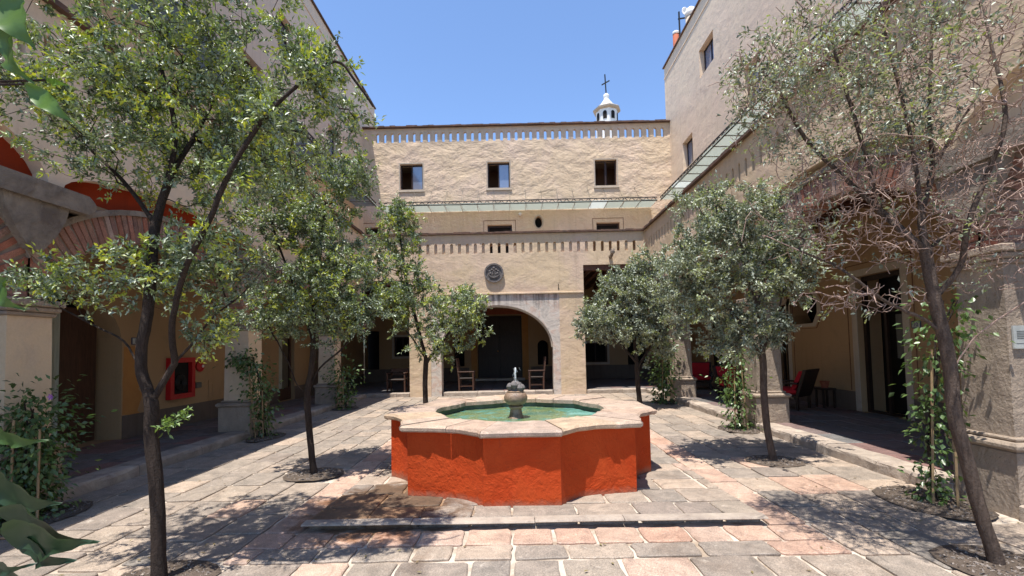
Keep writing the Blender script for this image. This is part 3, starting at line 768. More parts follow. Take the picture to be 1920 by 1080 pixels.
m = MB(); m.lathe([(.01,-.03),(.04,0),(.01,.03)], (-.8, YB+.10, 1.45), 8); obj('door_handle', m, MAT['gold'], D)
for a, b in ((DX0-.30, DX0-.02), (DX1+.02, DX1+.30)):
    m = MB(); m.box(a, b, YB-.06, YB-.002, FLOOR, 3.05, .01); m.box(a-.03, b+.03, YB-.08, YB-.002, 3.052, 3.15, .01); obj('pilaster', m, MAT['gold'], T)
m = MB(); m.box(DX0-.36, DX1+.36, YB-.09, YB-.002, 3.152, 3.26, .01); m.box(DX0-.32, DX1+.32, YB-.06, YB-.002, 3.262, 3.42, .01); obj('lintel', m, MAT['terracotta'], T)
m = MB(); m.box(DX0-.1, DX1+.1, YB-.32, YB+.1, FLOOR-.02, FLOOR+.10, .01); obj('threshold', m, MAT['trim'], T)
for a, b, c, d in ((-5.6, -4.85, 1.3, 2.2), (3.2, 4.25, .85, 1.75)):
    m = MB(); m.prism(rect(a-.10, b+.10, c-.10, d+.10), [rect(a, b, c, d)], fy(YB-.02), .018); W = obj('window', m, MAT['trim'], T)
    m = MB(); m.prism(rect(a+.001, b-.001, c+.001, d-.001), [rect(a+.05, b-.05, c+.05, d-.05)], fy(YB+.1), .06); m.box((a+b)/2-.02, (a+b)/2+.02, YB+.11, YB+.15, c+.05, d-.05); obj('frame', m, MAT['frame'], W)
m = MB(); m.box(WL+.02, DX0-.4, YB-.015, YB-.001, FLOOR, .72); m.box(DX1+.4, WR-.02, YB-.015, YB-.001, FLOOR, .72); obj('dado', m, MAT['dado'], T)

# tall side buildings
def tall(side, X, H, yend, wins, label, mat):
    T = thing('tall_building', label, 'building', (X, 10, 0))
    fx = lambda u, v, w: (X+side*w, u, v)
    holes = [rect(*q[:4]) for q in wins]
    m = MB(); m.prism(rect(-1.5, yend, TERR-.0, H-.06), holes, fx, .45); obj('wall', m, mat, T)
    m = MB(); m.add(*box_data(X+side*.46, X+side*6, yend-.3, yend, TERR, H-.07)); m.add(*box_data(X+side*.46, X+side*6, -1.5, yend-.3, H-1.0, H-.9)); obj('end_wall', m, mat, T)
    m = MB(); m.add(*box_data(X-side*.07, X+side*.5, -1.5, yend+.05, H-.058, H)); obj('coping', m, MAT['cap'], T)
    m = MB(); m.add(*box_data(X-side*.025, X-side*.001, -1.5, yend, H-.62, H-.56)); obj('string_line', m, mat, T)
    for q in wins:
        if q[4]:
            window(T, fx, *q[:4], .2, 'full')
        else:
            m = MB(); m.prism(rect(*q[:4]), [rect(q[0]+.07, q[1]-.07, q[2]+.02, q[3]-.08)], lambda u, v, w: fx(u, v, .2+w), .07); D = obj('door', m, MAT['frame'], T)
            m = MB(); m.prism(rect(q[0]+.07, q[1]-.07, q[2]+.02, q[3]-.08), [], lambda u, v, w: fx(u, v, .24+w), .02); obj('pane', m, MAT['black'], D)
    return T
tbl = tall(-1, WL, HL, 22.8, [(13.3, 14.2, 10.9, 12.1, 1), (9.2, 10.1, 10.9, 12.1, 1), (17.0, 18.0, 9.13, 10.36, 1), (11.5, 12.5, 8.4, 9.6, 1), (7.0, 8.1, TERR+.05, 6.9, 0), (11.4, 12.5, TERR+.05, 6.9, 0), (16.0, 17.1, TERR+.05, 6.9, 0)],
     'tall plaster building in shade rising behind the left trees', MAT['wall_side'])
tbr = tall(1, WR, HR, 21.45, [(16.2, 17.45, 12.05, 13.15, 1), (18.4, 19.5, 9.13, 10.36, 1), (11.8, 12.9, 11.9, 13.05, 1), (13.2, 14.2, 9.13, 10.36, 1), (6.2, 7.3, TERR+.05, 7.0, 0), (10.6, 11.7, TERR+.05, 7.0, 0), (15.2, 16.3, TERR+.05, 7.0, 0)],
     'tall plaster building with small windows rising behind the right trees', MAT['wall_side'])

# glazed canopies on the terrace
def canopy(name_lbl, pts_out, frm, n, length, zc=8.06, depth=1.0, white=()):
    T = thing('glass_canopy', name_lbl, 'canopy', frm(length/2, 0, zc), 'glass canopies round the terrace')
    step = length/n
    for i in range(n):
        a, b = i*step+.012, (i+1)*step-.012
        m = MB(); tl = random.uniform(-.012, .012); ov = random.uniform(.02, .09)
        vs = [frm(a, .01, zc-.02), frm(b, .01, zc-.02), frm(b, depth+ov, zc+tl), frm(a, depth+ov, zc+tl)]
        vs += [(x, y, z+.01) for x, y, z in vs]
        m.add(vs, [(0,3,2,1),(4,5,6,7),(0,1,5,4),(1,2,6,5),(2,3,7,6),(3,0,4,7)])
        obj('glass_panel', m, MAT['canopy_white' if i in white else 'canopy_glass'], T)
        m = MB(); m.bar(frm(i*step, .0, zc-.045), frm(i*step, depth, zc-.03), .014, .025); obj('strut', m, MAT['strut'], T)
        if i % 1 == 0 and i > 0:
            m = MB(); m.bar(frm(i*step, -.0, zc+.95), frm(i*step, depth*.9, zc+.02), .012); obj('tie_rod', m, MAT['chain'], T)
    m = MB(); m.bar(frm(0, depth, zc-.02), frm(length, depth, zc-.02), .034); m.bar(frm(0, depth, zc+.13), frm(length, depth, zc+.13), .034)
    k = int(length/.16)
    for i in range(k):
        u = i*length/k; m.bar(frm(u, depth, zc-.02 if i % 2 else zc+.13), frm(u+length/k, depth, zc+.13 if i % 2 else zc-.02), .024)
    obj('truss', m, MAT['chain'], T)
    return T
canopy('glass canopy running along the rear wall under the three square windows', None, lambda u, d, z: (WL+1.02+u, YB-d, z), 17, WR-WL-2.04, white=(13,))
canopy('glass canopy along the tall wall on the left side of the terrace', None, lambda u, d, z: (WL+d*.9, 3.0+u, z), 22, YB-4.02)
canopy('glass canopy along the tall wall on the right side of the terrace', None, lambda u, d, z: (WR-d*.88, 3.0+u, z), 22, YB-4.02, white=(19, 3))
m = MB(); m.lathe([(.02, 0), (.09, -.02), (.09, -.06), (.05, -.12), (.01, -.14)], (.36, YB-.14, 7.86), 10); m.box(.33, .39, YB-.14, YB-.002, 7.86, 7.90); tag(obj('security_camera', m, MAT['white']), 'small white dome camera under the canopy on the rear wall', 'camera')

# ------------------------------------------------------------------ inner walls of the side galleries
def fxs(X, side): return lambda u, v, w: (X+side*w, u, v)
T = thing('gallery_wall', 'ochre gallery wall with arched doorway and red fire cabinet, left side', 'wall', (WL, 9, 0))
f = fxs(WL, -1)
dl = [(6.30, FLOOR), (8.04, FLOOR)]+[(7.17+.87*math.cos(math.pi*k/16), 1.75+.87*math.sin(math.pi*k/16)) for k in range(17)]
holes = [dl, rect(13.4, 14.35, FLOOR, 2.5)]
dl2 = [(6.30, FLOOR+.001), (8.04, FLOOR+.001)]+dl[2:]
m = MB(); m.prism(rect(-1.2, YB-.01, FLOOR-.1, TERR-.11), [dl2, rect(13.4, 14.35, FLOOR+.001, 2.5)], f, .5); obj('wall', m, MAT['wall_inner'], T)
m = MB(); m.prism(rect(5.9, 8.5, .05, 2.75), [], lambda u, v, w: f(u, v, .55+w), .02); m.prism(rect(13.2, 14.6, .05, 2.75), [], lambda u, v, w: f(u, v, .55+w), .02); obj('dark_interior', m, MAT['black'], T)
m = MB(); m.prism(rect(7.27, 7.97, FLOOR+.02, 2.42), [], lambda u, v, w: f(u, v, .40+w), .05); D = obj('door_leaf', m, MAT['brown_wood'], T)
m = MB(); m.prism(dl[1:2]+[(8.04-.03, FLOOR)]+[(7.17+.84*math.cos(math.pi*k/16), 1.75+.84*math.sin(math.pi*k/16)) for k in range(17)]+[(6.33, FLOOR), (6.30, FLOOR)]+[(7.17+.87*math.cos(math.pi*(16-k)/16), 1.75+.87*math.sin(math.pi*(16-k)/16)) for k in range(17)], [], lambda u, v, w: f(u, v, .03+w), .45) if False else None
m = MB(); n = 24; vs = []
for k in range(n+1):
    y = 6.4+.8*k/n; vs += [(WL-.30+.025*math.sin(k*1.9), y, FLOOR+.05), (WL-.30+.025*math.sin(k*1.9+.3), y, 2.35)]
m.add(vs, [(2*k, 2*k+2, 2*k+3, 2*k+1) for k in range(n)]); o = obj('curtain', m, MAT['curtain'], T); o.modifiers.new('thickness', 'SOLIDIFY').thickness = .006
m = MB()
for a, b in ((-1.0, 6.28), (8.06, 13.38), (14.37, YB-.05)): m.prism(rect(a, b, FLOOR, .53), [], lambda u, v, w: f(u, v, -.015+w), .0145)
obj('dado', m, MAT['dado'], T)
random.seed(3)
pp = [(8.06+random.uniform(0, .02), .55+i*.1) for i in range(13)]+[(8.45+random.uniform(-.07, .07), 1.78-i*.1) for i in range(14)]
m = MB(); m.prism(pp, [], lambda u, v, w: f(u, v, -.004+w), .0035); obj('peeling_patch', m, MAT['gold'], T)
m = MB(); m.prism(rect(10.32, 10.92, .56, 1.0), [rect(10.35, 10.89, .59, .97)], lambda u, v, w: f(u, v, -.012+w), .0115); m.prism(rect(10.45, 10.80, .63, .90), [], lambda u, v, w: f(u, v, -.012+w), .0115); obj('access_panel', m, MAT['wall_inner'], T)
m = MB(); m.prism(rect(13.42, 14.33, FLOOR+.02, 2.48), [rect(13.5, 14.25, .5, 2.4)], lambda u, v, w: f(u, v, .1+w), .05); D = obj('door', m, MAT['brown_wood'], T)
m = MB(); m.prism(rect(13.55, 13.85, .5, 2.4), [], lambda u, v, w: f(u, v, .13+w), .012); obj('curtain', m, MAT['curtain'], D)
for a in (11.3, 15.6):
    m = MB(); m.prism(rect(a, a+.4, FLOOR, 4.3), [], lambda u, v, w: f(u, v, -.07+w), .069); obj('pilaster', m, MAT['dado'], T)

def plate(side, X, y, z, txt, label):
    T = thing('number_plate', label, 'house number', (X, y, z))
    f = lambda u, v, w: (X-side*w, y-side*u, z+v) if False else (X-side*w, y+(-side)*u*-1*0+(u*(-1 if side > 0 else 1)), z+v)
    m = MB(); m.prism(rect(-.095, .095, -.065, .065), [], lambda u, v, w: f(u, v, w+.001), .012); obj('plate', m, MAT['plate_blue'], T)
    m = MB(); m.prism(rect(-.078, .078, -.05, .05), [], lambda u, v, w: f(u, v, w+.0135), .003); obj('face', m, MAT['plate'], T)
    c = bpy.data.curves.new('digits', 'FONT'); c.body = txt; c.size = .10; c.align_x = 'CENTER'; c.align_y = 'CENTER'; c.extrude = .001
    o = bpy.data.objects.new('tmp', c); COL.objects.link(o); bpy.context.view_layer.update()
    me = bpy.data.meshes.new_from_object(o.evaluated_get(bpy.context.evaluated_depsgraph_get())); bpy.data.objects.remove(o)
    for v in me.vertices: v.co = Vector(f(v.co.x, v.co.y, v.co.z+.0185))-Vector((X, y, z))
    me.materials.clear(); me.materials.append(MAT['plate_blue']); d = bpy.data.objects.new('digits', me); COL.objects.link(d); d.parent = T
    return T
plate(-1, WL, 8.32, 1.86, '11', 'small blue-edged number plate reading 11 beside the left arched doorway')

FCAB = thing('fire_hose_cabinet', 'red fire hose cabinet with glass front on the left gallery wall', 'fire cabinet', (WL, 9.4, 1.1))
m = MB(); m.prism(rect(9.06, 9.76, .69, 1.53), [rect(9.16, 9.66, .79, 1.43)], lambda u, v, w: f(u, v, -.10+w), .099); obj('cabinet', m, MAT['red'], FCAB)
m = MB(); m.prism(rect(9.16, 9.66, .79, 1.43), [], lambda u, v, w: f(u, v, -.02+w), .015); obj('back_panel', m, MAT['black'], FCAB)
m = MB()
for k in range(5):
    rr = .05+.025*k; m.tube([(WL+.055, 9.40+rr*math.cos(a), 1.02+rr*math.sin(a)) for a in np.linspace(0, 2*math.pi, 20)], .012, 6, False)
obj('hose_reel', m, MAT['iron'], FCAB, autosm=True)
m = MB(); m.lathe([(.01,0),(.12,0),(.125,.03),(.09,.055),(.02,.06)], (0,0,0), 20); m.v = [(WL+.001+c, 10.02+a, 1.33+b) for a, b, c in m.v]
AL = thing('fire_alarm', 'round red fire alarm sounder right of the red cabinet', 'fire alarm', (WL, 10.02, 1.33)); obj('sounder', m, MAT['red'], AL, autosm=True)
m = MB(); m.lathe([(.01,0),(.035,0),(.03,.01),(.01,.012)], (0,0,0), 10); m.v = [(WL+.062+c, 10.05+a, 1.33+b) for a, b, c in m.v]; obj('badge', m, MAT['white'], AL)
m = MB(); m.box(WL+.001, WL+.06, 9.86, 10.02, .86, .98, .008)
tag(obj('call_point', m, MAT['grey']), 'small grey switch box on the wall below the red alarm', 'switch box')
m = MB(); m.box(WL+.06, WL+.075, 9.95, 10.0, .90, .94); 

# right inner wall
T = thing('gallery_wall', 'ochre gallery wall with painted door frames behind the red chairs, right side', 'wall', (WRI, 9, 0))
f = fxs(WRI, 1)
ow = [(10.97, 2.05), (11.75, 2.05), (11.92, 2.3), (11.92, 2.55), (11.75, 2.8), (10.97, 2.8), (10.80, 2.55), (10.80, 2.3)]
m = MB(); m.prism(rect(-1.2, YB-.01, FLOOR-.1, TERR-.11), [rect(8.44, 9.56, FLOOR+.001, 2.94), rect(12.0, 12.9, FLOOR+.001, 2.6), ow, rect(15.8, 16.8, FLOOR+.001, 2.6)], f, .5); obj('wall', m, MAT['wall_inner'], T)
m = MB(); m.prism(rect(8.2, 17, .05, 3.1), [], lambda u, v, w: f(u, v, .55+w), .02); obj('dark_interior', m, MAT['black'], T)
for a, b, t in ((8.44, 9.56, 2.94), (12.0, 12.9, 2.6), (15.8, 16.8, 2.6)):
    m = MB(); m.prism(rect(a+.002, b-.002, FLOOR+.002, t-.002), [rect(a+.08, b-.08, FLOOR+.05, t-.1)], lambda u, v, w: f(u, v, .12+w), .07); D = obj('door', m, MAT['dark_wood'], T)
    m = MB(); m.prism(rect(a+.08, b-.08, 2.15, 2.22), [], lambda u, v, w: f(u, v, .13+w), .05); m.prism(rect((a+b)/2-.03, (a+b)/2+.03, FLOOR+.05, 2.15), [], lambda u, v, w: f(u, v, .13+w), .05); obj('rail', m, MAT['dark_wood'], D)
    m = MB(); m.prism(rect((a+b)/2-.30, (a+b)/2-.16, 1.25, 2.1), [], lambda u, v, w: f(u, v, .2+w), .01); obj('curtain', m, MAT['grey'], D)
    m = MB(); m.prism([(a-.14, FLOOR+.01), (a, FLOOR+.01), (a, t), (b, t), (b, FLOOR+.01), (b+.14, FLOOR+.01), (b+.14, t+.14), (a-.14, t+.14)], [], lambda u, v, w: f(u, v, -.012+w), .0115); obj('door_surround', m, MAT['trim'], T)
    m = MB(); m.prism([(a-.26, .55), (a-.245, .55), (a-.245, t+.245), (b+.245, t+.245), (b+.245, .55), (b+.26, .55), (b+.26, t+.26), (a-.26, t+.26)], [], lambda u, v, w: f(u, v, -.008+w), .0075); obj('painted_line', m, MAT['line'], T)
def scale_poly(p, k): 
    cy = sum(a for a, b in p)/len(p); cz = sum(b for a, b in p)/len(p); return [(cy+(a-cy)*k, cz+(b-cz)*k) for a, b in p]
m = MB(); m.prism(scale_poly(ow, 1.22), [scale_poly(ow, 1.0)], lambda u, v, w: f(u, v, -.012+w), .0115); O = obj('octagonal_window', m, MAT['trim'], T)
m = MB(); m.prism(scale_poly(ow, 1.34), [scale_poly(ow, 1.31)], lambda u, v, w: f(u, v, -.008+w), .0075); obj('painted_line', m, MAT['line'], O)
m = MB()
for a, b in ((-1.0, 8.29), (9.71, 11.85), (13.05, 15.65), (16.95, YB-.05)): m.prism(rect(a, b, FLOOR, .53), [], lambda u, v, w: f(u, v, -.015+w), .0145)
obj('dado', m, MAT['dado'], T)
plate(1, WRI, 8.16, 1.87, '10', 'small blue-edged number plate reading 10 right of the tall dark door')
# plaque on near pier
PL = thing('wall_plaque', 'pale rectangular plaque with small print on the nearest right-hand pier', 'plaque', (XR+.33, 4.16, 1.63))
m = MB(); m.box(XR+.13, XR+.40, 4.148, 4.164, 1.50, 1.71); obj('plate', m, MAT['plate'], PL)
m = MB()
for i in range(5): m.box(XR+.16, XR+.34-.02*(i % 2), 4.1465, 4.1475, 1.655-i*.016, 1.660-i*.016)
m.box(XR+.15, XR+.38, 4.1465, 4.1475, 1.545, 1.549)
obj('print', m, MAT['grey'], PL)
m = MB(); m.lathe([(.001,0),(.028,0),(.026,.002),(.001,.002)], (0,0,0), 14); m.v = [(XR+.345+a, 4.1475-c, 1.62+b) for a, b, c in m.v]; obj('emblem', m, MAT['leaf_vine'] if False else MAT['grey'], PL)

# ------------------------------------------------------------------ far church lantern
lx, ly, k = 11.95, 55.0, .0662
def hz(py): return CAMZ+(648.5-py)*k
T = thing('church_lantern', 'white church lantern with conical cap and iron cross beyond the rear roof', 'church lantern', (lx, ly, 0))
m = MB(); m.box(lx-6, lx+6, ly-3, ly+9, -.5, 20); obj('church_block', m, MAT['wall_side'], T)
m = MB(); m.lathe([(5.2, 20), (4.9, 22.5), (3.6, 25.0), (1.7, 26.4)], (lx, ly, 0), 24); obj('dome', m, MAT['wall_side'], T, smooth=True)
m = MB(); m.lathe([(1.36, 26.0), (1.36, hz(213))], (lx, ly, 0), 8); dr = obj('drum', m, MAT['white'], T)
for a in range(8):
    an = a*math.pi/4+math.pi/8; m = MB(); r_ = 1.28
    c = Vector((lx+r_*math.cos(an), ly+r_*math.sin(an), 0)); tn = Vector((-math.sin(an), math.cos(an), 0)); nn = Vector((math.cos(an), math.sin(an), 0))
    m.prism(slot(0, hz(232), .46, hz(217)-hz(232), 5), [], lambda u, v, w: tuple(c+tn*u+nn*(w-.02)+Vector((0,0,v))), .05); obj('opening', m, MAT['black'], dr)
m = MB(); m.lathe([(1.36, hz(213)), (1.68, hz(211)), (1.72, hz(208.5)), (1.5, hz(206)), (1.25, hz(205))], (lx, ly, 0), 8); obj('cornice', m, MAT['trim'], T)
m = MB(); m.lathe([(1.45, hz(206.5)), (.85, hz(199)), (.42, hz(190)), (.3, hz(186)), (.38, hz(183)), (.36, hz(179)), (.15, hz(176))], (lx, ly, 0), 12); obj('cap', m, MAT['white'], T, smooth=True)
m = MB(); m.bar((lx, ly, hz(178)), (lx-.1, ly, hz(139)), .13); m.bar((lx-.52, ly, hz(159)), (lx+.45, ly, hz(151)), .12); obj('cross', m, MAT['iron'], T)

# roof furniture on the right building
def roofp(px, py, Y): return PY(px, py, Y)
c = PY(1295, 22, 20.6)
T = thing('roof_vent', 'pink plastered roof vent with large white domed cap on the right roof', 'roof vent', (c.x, c.y, 13.9))
m = MB(); m.lathe([(.20, 13.9-0), (.24, c.z-.25)], (c.x, c.y, 0), 16); obj('stack', m, MAT['trim'], T, smooth=True)
m = MB(); m.lathe([(.26, -.25), (.27, -.05), (.20, .12), (.08, .22), (.01, .24)], (c.x, c.y, c.z), 16); obj('cap', m, MAT['white'], T, smooth=True)
c = PY(1267, 62, 20.9)
T = thing('roof_vent', 'short terracotta roof vent with small white cap on the right roof', 'roof vent', (c.x, c.y, 13.9))
m = MB(); m.lathe([(.13, 13.9), (.14, c.z-.08)], (c.x, c.y, 0), 12); obj('stack', m, MAT['terracotta'], T, smooth=True)
m = MB(); m.lathe([(.15, -.08), (.15, .04), (.05, .1)], (c.x, c.y, c.z), 12); obj('cap', m, MAT['white'], T, smooth=True)
c = PY(1275, 62, 20.8); c2 = PY(1273, 26, 20.8)
T = thing('aerial_mast', 'dark aerial mast with small white dish between the two roof vents', 'aerial', (c.x, c.y, 13.9))
m = MB(); m.bar((c.x, c.y, 13.9), (c2.x, c.y, c2.z+.1), .06); m.bar((c2.x-.05, c.y, c2.z-.25), (c2.x+.3, c.y, c2.z-.2), .05); obj('mast', m, MAT['iron'], T)
m = MB(); m.lathe([(.02, 0), (.12, .03), (.19, .09), (.17, .10), (.02, .04)], (0, 0, 0), 14); m.v = [(c2.x+.2+b*.7, c.y-.1-cc, c2.z+a) for a, b, cc in m.v]; obj('dish', m, MAT['white'], T)

# ------------------------------------------------------------------ fountain
def octant():
    a = [(1.95, 0), (1.95, .23), (1.95, .455)]
    n = 7; p0, p1 = Vector((1.875, .50)), Vector((1.535, 1.13))
    arc = []
    for i in range(n):
        f_ = i/(n-1); p = p0.lerp(p1, f_); d = Vector((-(p1-p0).y, (p1-p0).x)).normalized()
        if d.x > 0: d = -d
        arc.append(tuple(p+d*.085*math.sin(math.pi*f_)))
    return a+arc+[(1.515, 1.17), (1.50, 1.30), (1.465, 1.465)]
oc = octant(); quarter = oc+[(b, a) for a, b in oc[-2:0:-1]]
outl = []
for q in range(4):
    ca_, sa_ = math.cos(q*math.pi/2), math.sin(q*math.pi/2)
    outl += [((a*ca_-b*sa_)*.832, (a*sa_+b*ca_)*.835) for a, b in quarter]
    
NP = len(outl)
def oscale(k, soft=0.0):
    r = []
    for i in range(NP):
        a, b = outl[i]
        if soft:
            l = math.hypot(a, b); m_ = 1.63; a, b = a*(1-soft)+a/l*m_*soft, b*(1-soft)+b/l*m_*soft
        r.append((FC[0]+a*k, FC[1]+b*k))
    return r
FT = thing('fountain', 'large orange-red scalloped fountain basin with pale stone rim in the courtyard centre', 'fountain', (FC[0], FC[1], 0))
RIMZ = .732
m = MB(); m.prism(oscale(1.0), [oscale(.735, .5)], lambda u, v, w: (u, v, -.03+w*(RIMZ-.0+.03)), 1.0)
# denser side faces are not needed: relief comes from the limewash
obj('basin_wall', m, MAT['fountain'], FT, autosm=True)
m = MB(); m.prism(oscale(.74, .5), [], lambda u, v, w: (u, v, .02+w*.03), 1.0); obj('basin_floor', m, MAT['water'], FT)
m = MB(); m.prism(oscale(.733, .5), [oscale(.712, .5)], lambda u, v, w: (u, v, .051+w*(RIMZ-.052)), 1.0); obj('pool_lining', m, MAT['lining'], FT)
m = MB(); pr = oscale(.725, .5); wz = RIMZ-.07
m.add([(a, b, wz) for a, b in pr], [tuple(range(NP))]); o = obj('water', m, MAT['water'], FT)
o_r = oscale(1.052); i_r = oscale(.685, .45)
bounds = []; per = len(quarter)
cuts = [0, 3, 7, 10, 14, 17, 21, 24]
starts = sorted(set((q*per+c_) % NP for q in range(4) for c_ in (2, 9, 12, 17, per-2)))
for si in range(len(starts)):
    a, b = starts[si], starts[(si+1) % len(starts)]
    if b <= a: b += NP
    idx = [i % NP for i in range(a, b+1)]
    O = [Vector(o_r[i]) for i in idx]; I = [Vector(i_r[i]) for i in idx]; n = len(idx)
    dz = random.uniform(-.004, .004); vs = []
    cen = Vector(FC)
    prof = [(0, -.02, .0), (0, 0, .016), (0, .004, .046), (0, -.022, .068), (1, .022, .068), (1, 0, .052), (1, 0, .0)]
    for q in range(n):
        dr_ = (O[q]-I[q]).normalized(); wob = .010*math.sin(q*2.3+a)+random.uniform(-.005, .005)
        tg = 0
        for s_, off, z in prof:
            base = I[q] if s_ else O[q]
            p = base+dr_*(off+wob*(1 if not s_ else -1))
            vs.append((p.x, p.y, RIMZ+z+dz+(.004*math.sin(q*1.7+a*3) if z > .06 else 0)))
    # open a narrow joint
    g0 = (O[1]-O[0]).normalized()*.004; g1 = (O[-2]-O[-1]).normalized()*.004; K = len(prof)
    vs[:K] = [(x+g0.x, y+g0.y, z) for x, y, z in vs[:K]]; vs[-K:] = [(x+g1.x, y+g1.y, z) for x, y, z in vs[-K:]]
    fs = []
    for q in range(n-1):
        for j in range(K):
            j2 = (j+1) % K; fs.append((q*K+j, q*K+j2, (q+1)*K+j2, (q+1)*K+j))
    fs += [tuple(range(K)), tuple(range((n-1)*K, n*K))]
    m = MB(); m.add(vs, fs); obj('rim_stone', m, MAT['rim'], FT)
cx, cy = FC[0]-.05, FC[1]
m = MB(); m.lathe([(.20,.05), (.20,.45), (.14,.50), (.16,.54), (.10,.60), (.085,.66), (.075,.72), (.10,.745), (.10,.76), (.07,.765)], (cx, cy, .06), 22); ped = obj('pedestal', m, MAT['finial'], FT, autosm=True)
m = MB(); m.lathe([(.06,.766), (.12,.79), (.155,.84), (.158,.88), (.14,.925), (.115,.945), (.12,.955), (.10,.965)], (cx, cy, .06), 24); obj('bulb', m, MAT['finial'], FT, autosm=True)
m = MB(); m.lathe([(.08,.966), (.07,.99), (.085,1.02), (.075,1.06), (.03,1.09), (.01,1.095)], (cx, cy, .06), 14)
random.seed(11)
for kx in range(7):
    an = kx*.9; rr = .085; zc = 1.065+.02*(kx % 3)
    m.lathe([(.006,-.06), (.034,-.03), (.046,0), (.028,.035), (.005,.048)], (cx+rr*math.cos(an), cy+rr*math.sin(an), zc), 8)
obj('carved_figure', m, MAT['med'], FT, autosm=True)
m = MB(); m.tube([(cx, cy, 1.15), (cx+.003, cy, 1.20), (cx-.002, cy, 1.25), (cx+.004, cy, 1.30), (cx, cy, 1.335)], [.011, .012, .013, .016, .006], 7)
for kx in range(26):
    p = (cx+random.gauss(0,.02), cy+random.gauss(0,.02), random.uniform(1.15, 1.33)); m.lathe([(.001,-.004),(.0035,0),(.001,.004)], p, 4)
obj('water_jet', m, MAT['jet'], FT, smooth=True)

# ------------------------------------------------------------------ furniture
def wood_chair(label, loc, rot, group=None, back=1.0, w_=.58):
    T = thing('armchair', label, 'chair', (0,0,0), group); W = w_/2
    for sx in (-1, 1):
        m = MB(); m.bar((sx*(W-.03), .24, 0), (sx*(W-.03), .24, .66), .05); obj('leg', m, MAT['brown_wood'], T)
        m = MB(); m.bar((sx*(W-.03), -.24, 0), (sx*(W-.03), -.25, .45), .05); m.bar((sx*(W-.03), -.25, .45), (sx*(W-.03), -.33, back), .05); obj('leg', m, MAT['brown_wood'], T)
        m = MB(); m.box(sx*(W-.03)-.035, sx*(W-.03)+.035, -.29, .28, .655, .69, .006); obj('armrest', m, MAT['brown_wood'], T)
        m = MB(); m.bar((sx*(W-.03), -.22, .18), (sx*(W-.03), .22, .18), .03); obj('stretcher', m, MAT['brown_wood'], T)
    m = MB(); m.box(-W+.03, W-.03, -.25, .27, .42, .47, .01); obj('seat', m, MAT['dark_wood'], T)
    m = MB(); m.bar((-W+.03, -.28, .62), (W-.03, -.28, .62), .03, .06); m.bar((-W+.03, -.325, back-.06), (W-.03, -.325, back-.06), .03, .12)
    for i in range(4): x = -W+.13+i*(w_-.26)/3; m.bar((x, -.28, .62), (x, -.32, back-.1), .03)
    obj('backrest', m, MAT['brown_wood'], T)
    T.location = loc; T.rotation_euler = (0, 0, rot); return T
wood_chair('wooden armchair left of the dark portal door, facing right', (-1.72, 15.9+.15, FLOOR), -math.pi/2, 'armchairs beside the portal door', 1.15)
wood_chair('wooden armchair right of the dark portal door, facing left', (.72, 15.9+.15, FLOOR), math.pi/2, 'armchairs beside the portal door', 1.15)
wood_chair('dark wooden chair with low curved back in the left rear opening', (-4.15, 16.0, FLOOR), math.pi, None, .82, .66)
def red_chair(label, loc, rot, wide=.72):
    T = thing('cushioned_armchair', label, 'chair', (0,0,0), 'red cushioned armchairs in the right gallery'); W = wide/2
    for sx in (-1, 1):
        for sy in (-.30, .30):
            m = MB(); m.bar((sx*(W-.04), sy, 0), (sx*(W-.04), sy, .32), .05); obj('leg', m, MAT['dark_wood'], T)
        m = MB(); m.box(sx*W-.03, sx*W+.03, -.34, .34, .56, .60, .01); m.bar((sx*W, .31, .3), (sx*W, .31, .57), .045); obj('armrest', m, MAT['dark_wood'], T)
    m = MB(); m.box(-W, W, -.34, .34, .28, .33, .01); obj('seat_frame', m, MAT['dark_wood'], T)
    m = MB(); m.box(-W+.05, W-.05, -.28, .36, .332, .46, .035); obj('cushion', m, MAT['red_cushion'], T)
    m = MB(); m.add([(-W,-.34,.30),(W,-.34,.30),(W+.04,-.52,.88),(-W-.04,-.52,.88),(-W,-.28,.30),(W,-.28,.30),(W+.04,-.46,.88),(-W-.04,-.46,.88)], [(0,1,2,3),(4,7,6,5),(0,4,5,1),(1,5,6,2),(2,6,7,3),(3,7,4,0)]); obj('backrest', m, MAT['dark_wood'], T)
    m = MB(); m.add([(-W+.06,-.27,.46),(W-.06,-.27,.46),(W-.03,-.44,.85),(-W+.03,-.44,.85),(-W+.06,-.17,.46),(W-.06,-.17,.46),(W-.03,-.36,.85),(-W+.03,-.36,.85)], [(0,1,2,3),(4,7,6,5),(0,4,5,1),(1,5,6,2),(2,6,7,3),(3,7,4,0)]); obj('back_cushion', m, MAT['red_cushion'], T)
    T.location = loc; T.rotation_euler = (0, 0, rot); return T
red_chair('red cushioned armchair with its dark back turned, left of the tall door', (6.15, 10.35, FLOOR), R(38))
red_chair('red cushioned armchair in the far corner of the right gallery', (6.0, 14.9, FLOOR), R(160))
red_chair('red cushioned armchair beside the octagonal window, facing the wall side', (5.75, 12.1, FLOOR), R(175), .62)
T = thing('plant_stool', 'low dark stool holding a small red flowerpot against the right gallery wall', 'stool', (6.95, 10.3, FLOOR))
m = MB(); m.box(6.80, 7.10, 10.15, 10.45, FLOOR+.40, FLOOR+.44, .006); obj('top', m, MAT['dark_wood'], T)
for a in (6.83, 7.07):
    for b in (10.18, 10.42): m = MB(); m.bar((a, b, FLOOR), (a, b, FLOOR+.4), .035); obj('leg', m, MAT['dark_wood'], T)
m = MB(); m.lathe([(.06,0),(.085,.12),(.095,.125),(.095,.15),(.08,.15)], (6.95, 10.3, FLOOR+.442), 14); tag(obj('flowerpot', m, MAT['terracotta'], smooth=False), 'small red clay flowerpot on the low stool by the right wall', 'flowerpot')
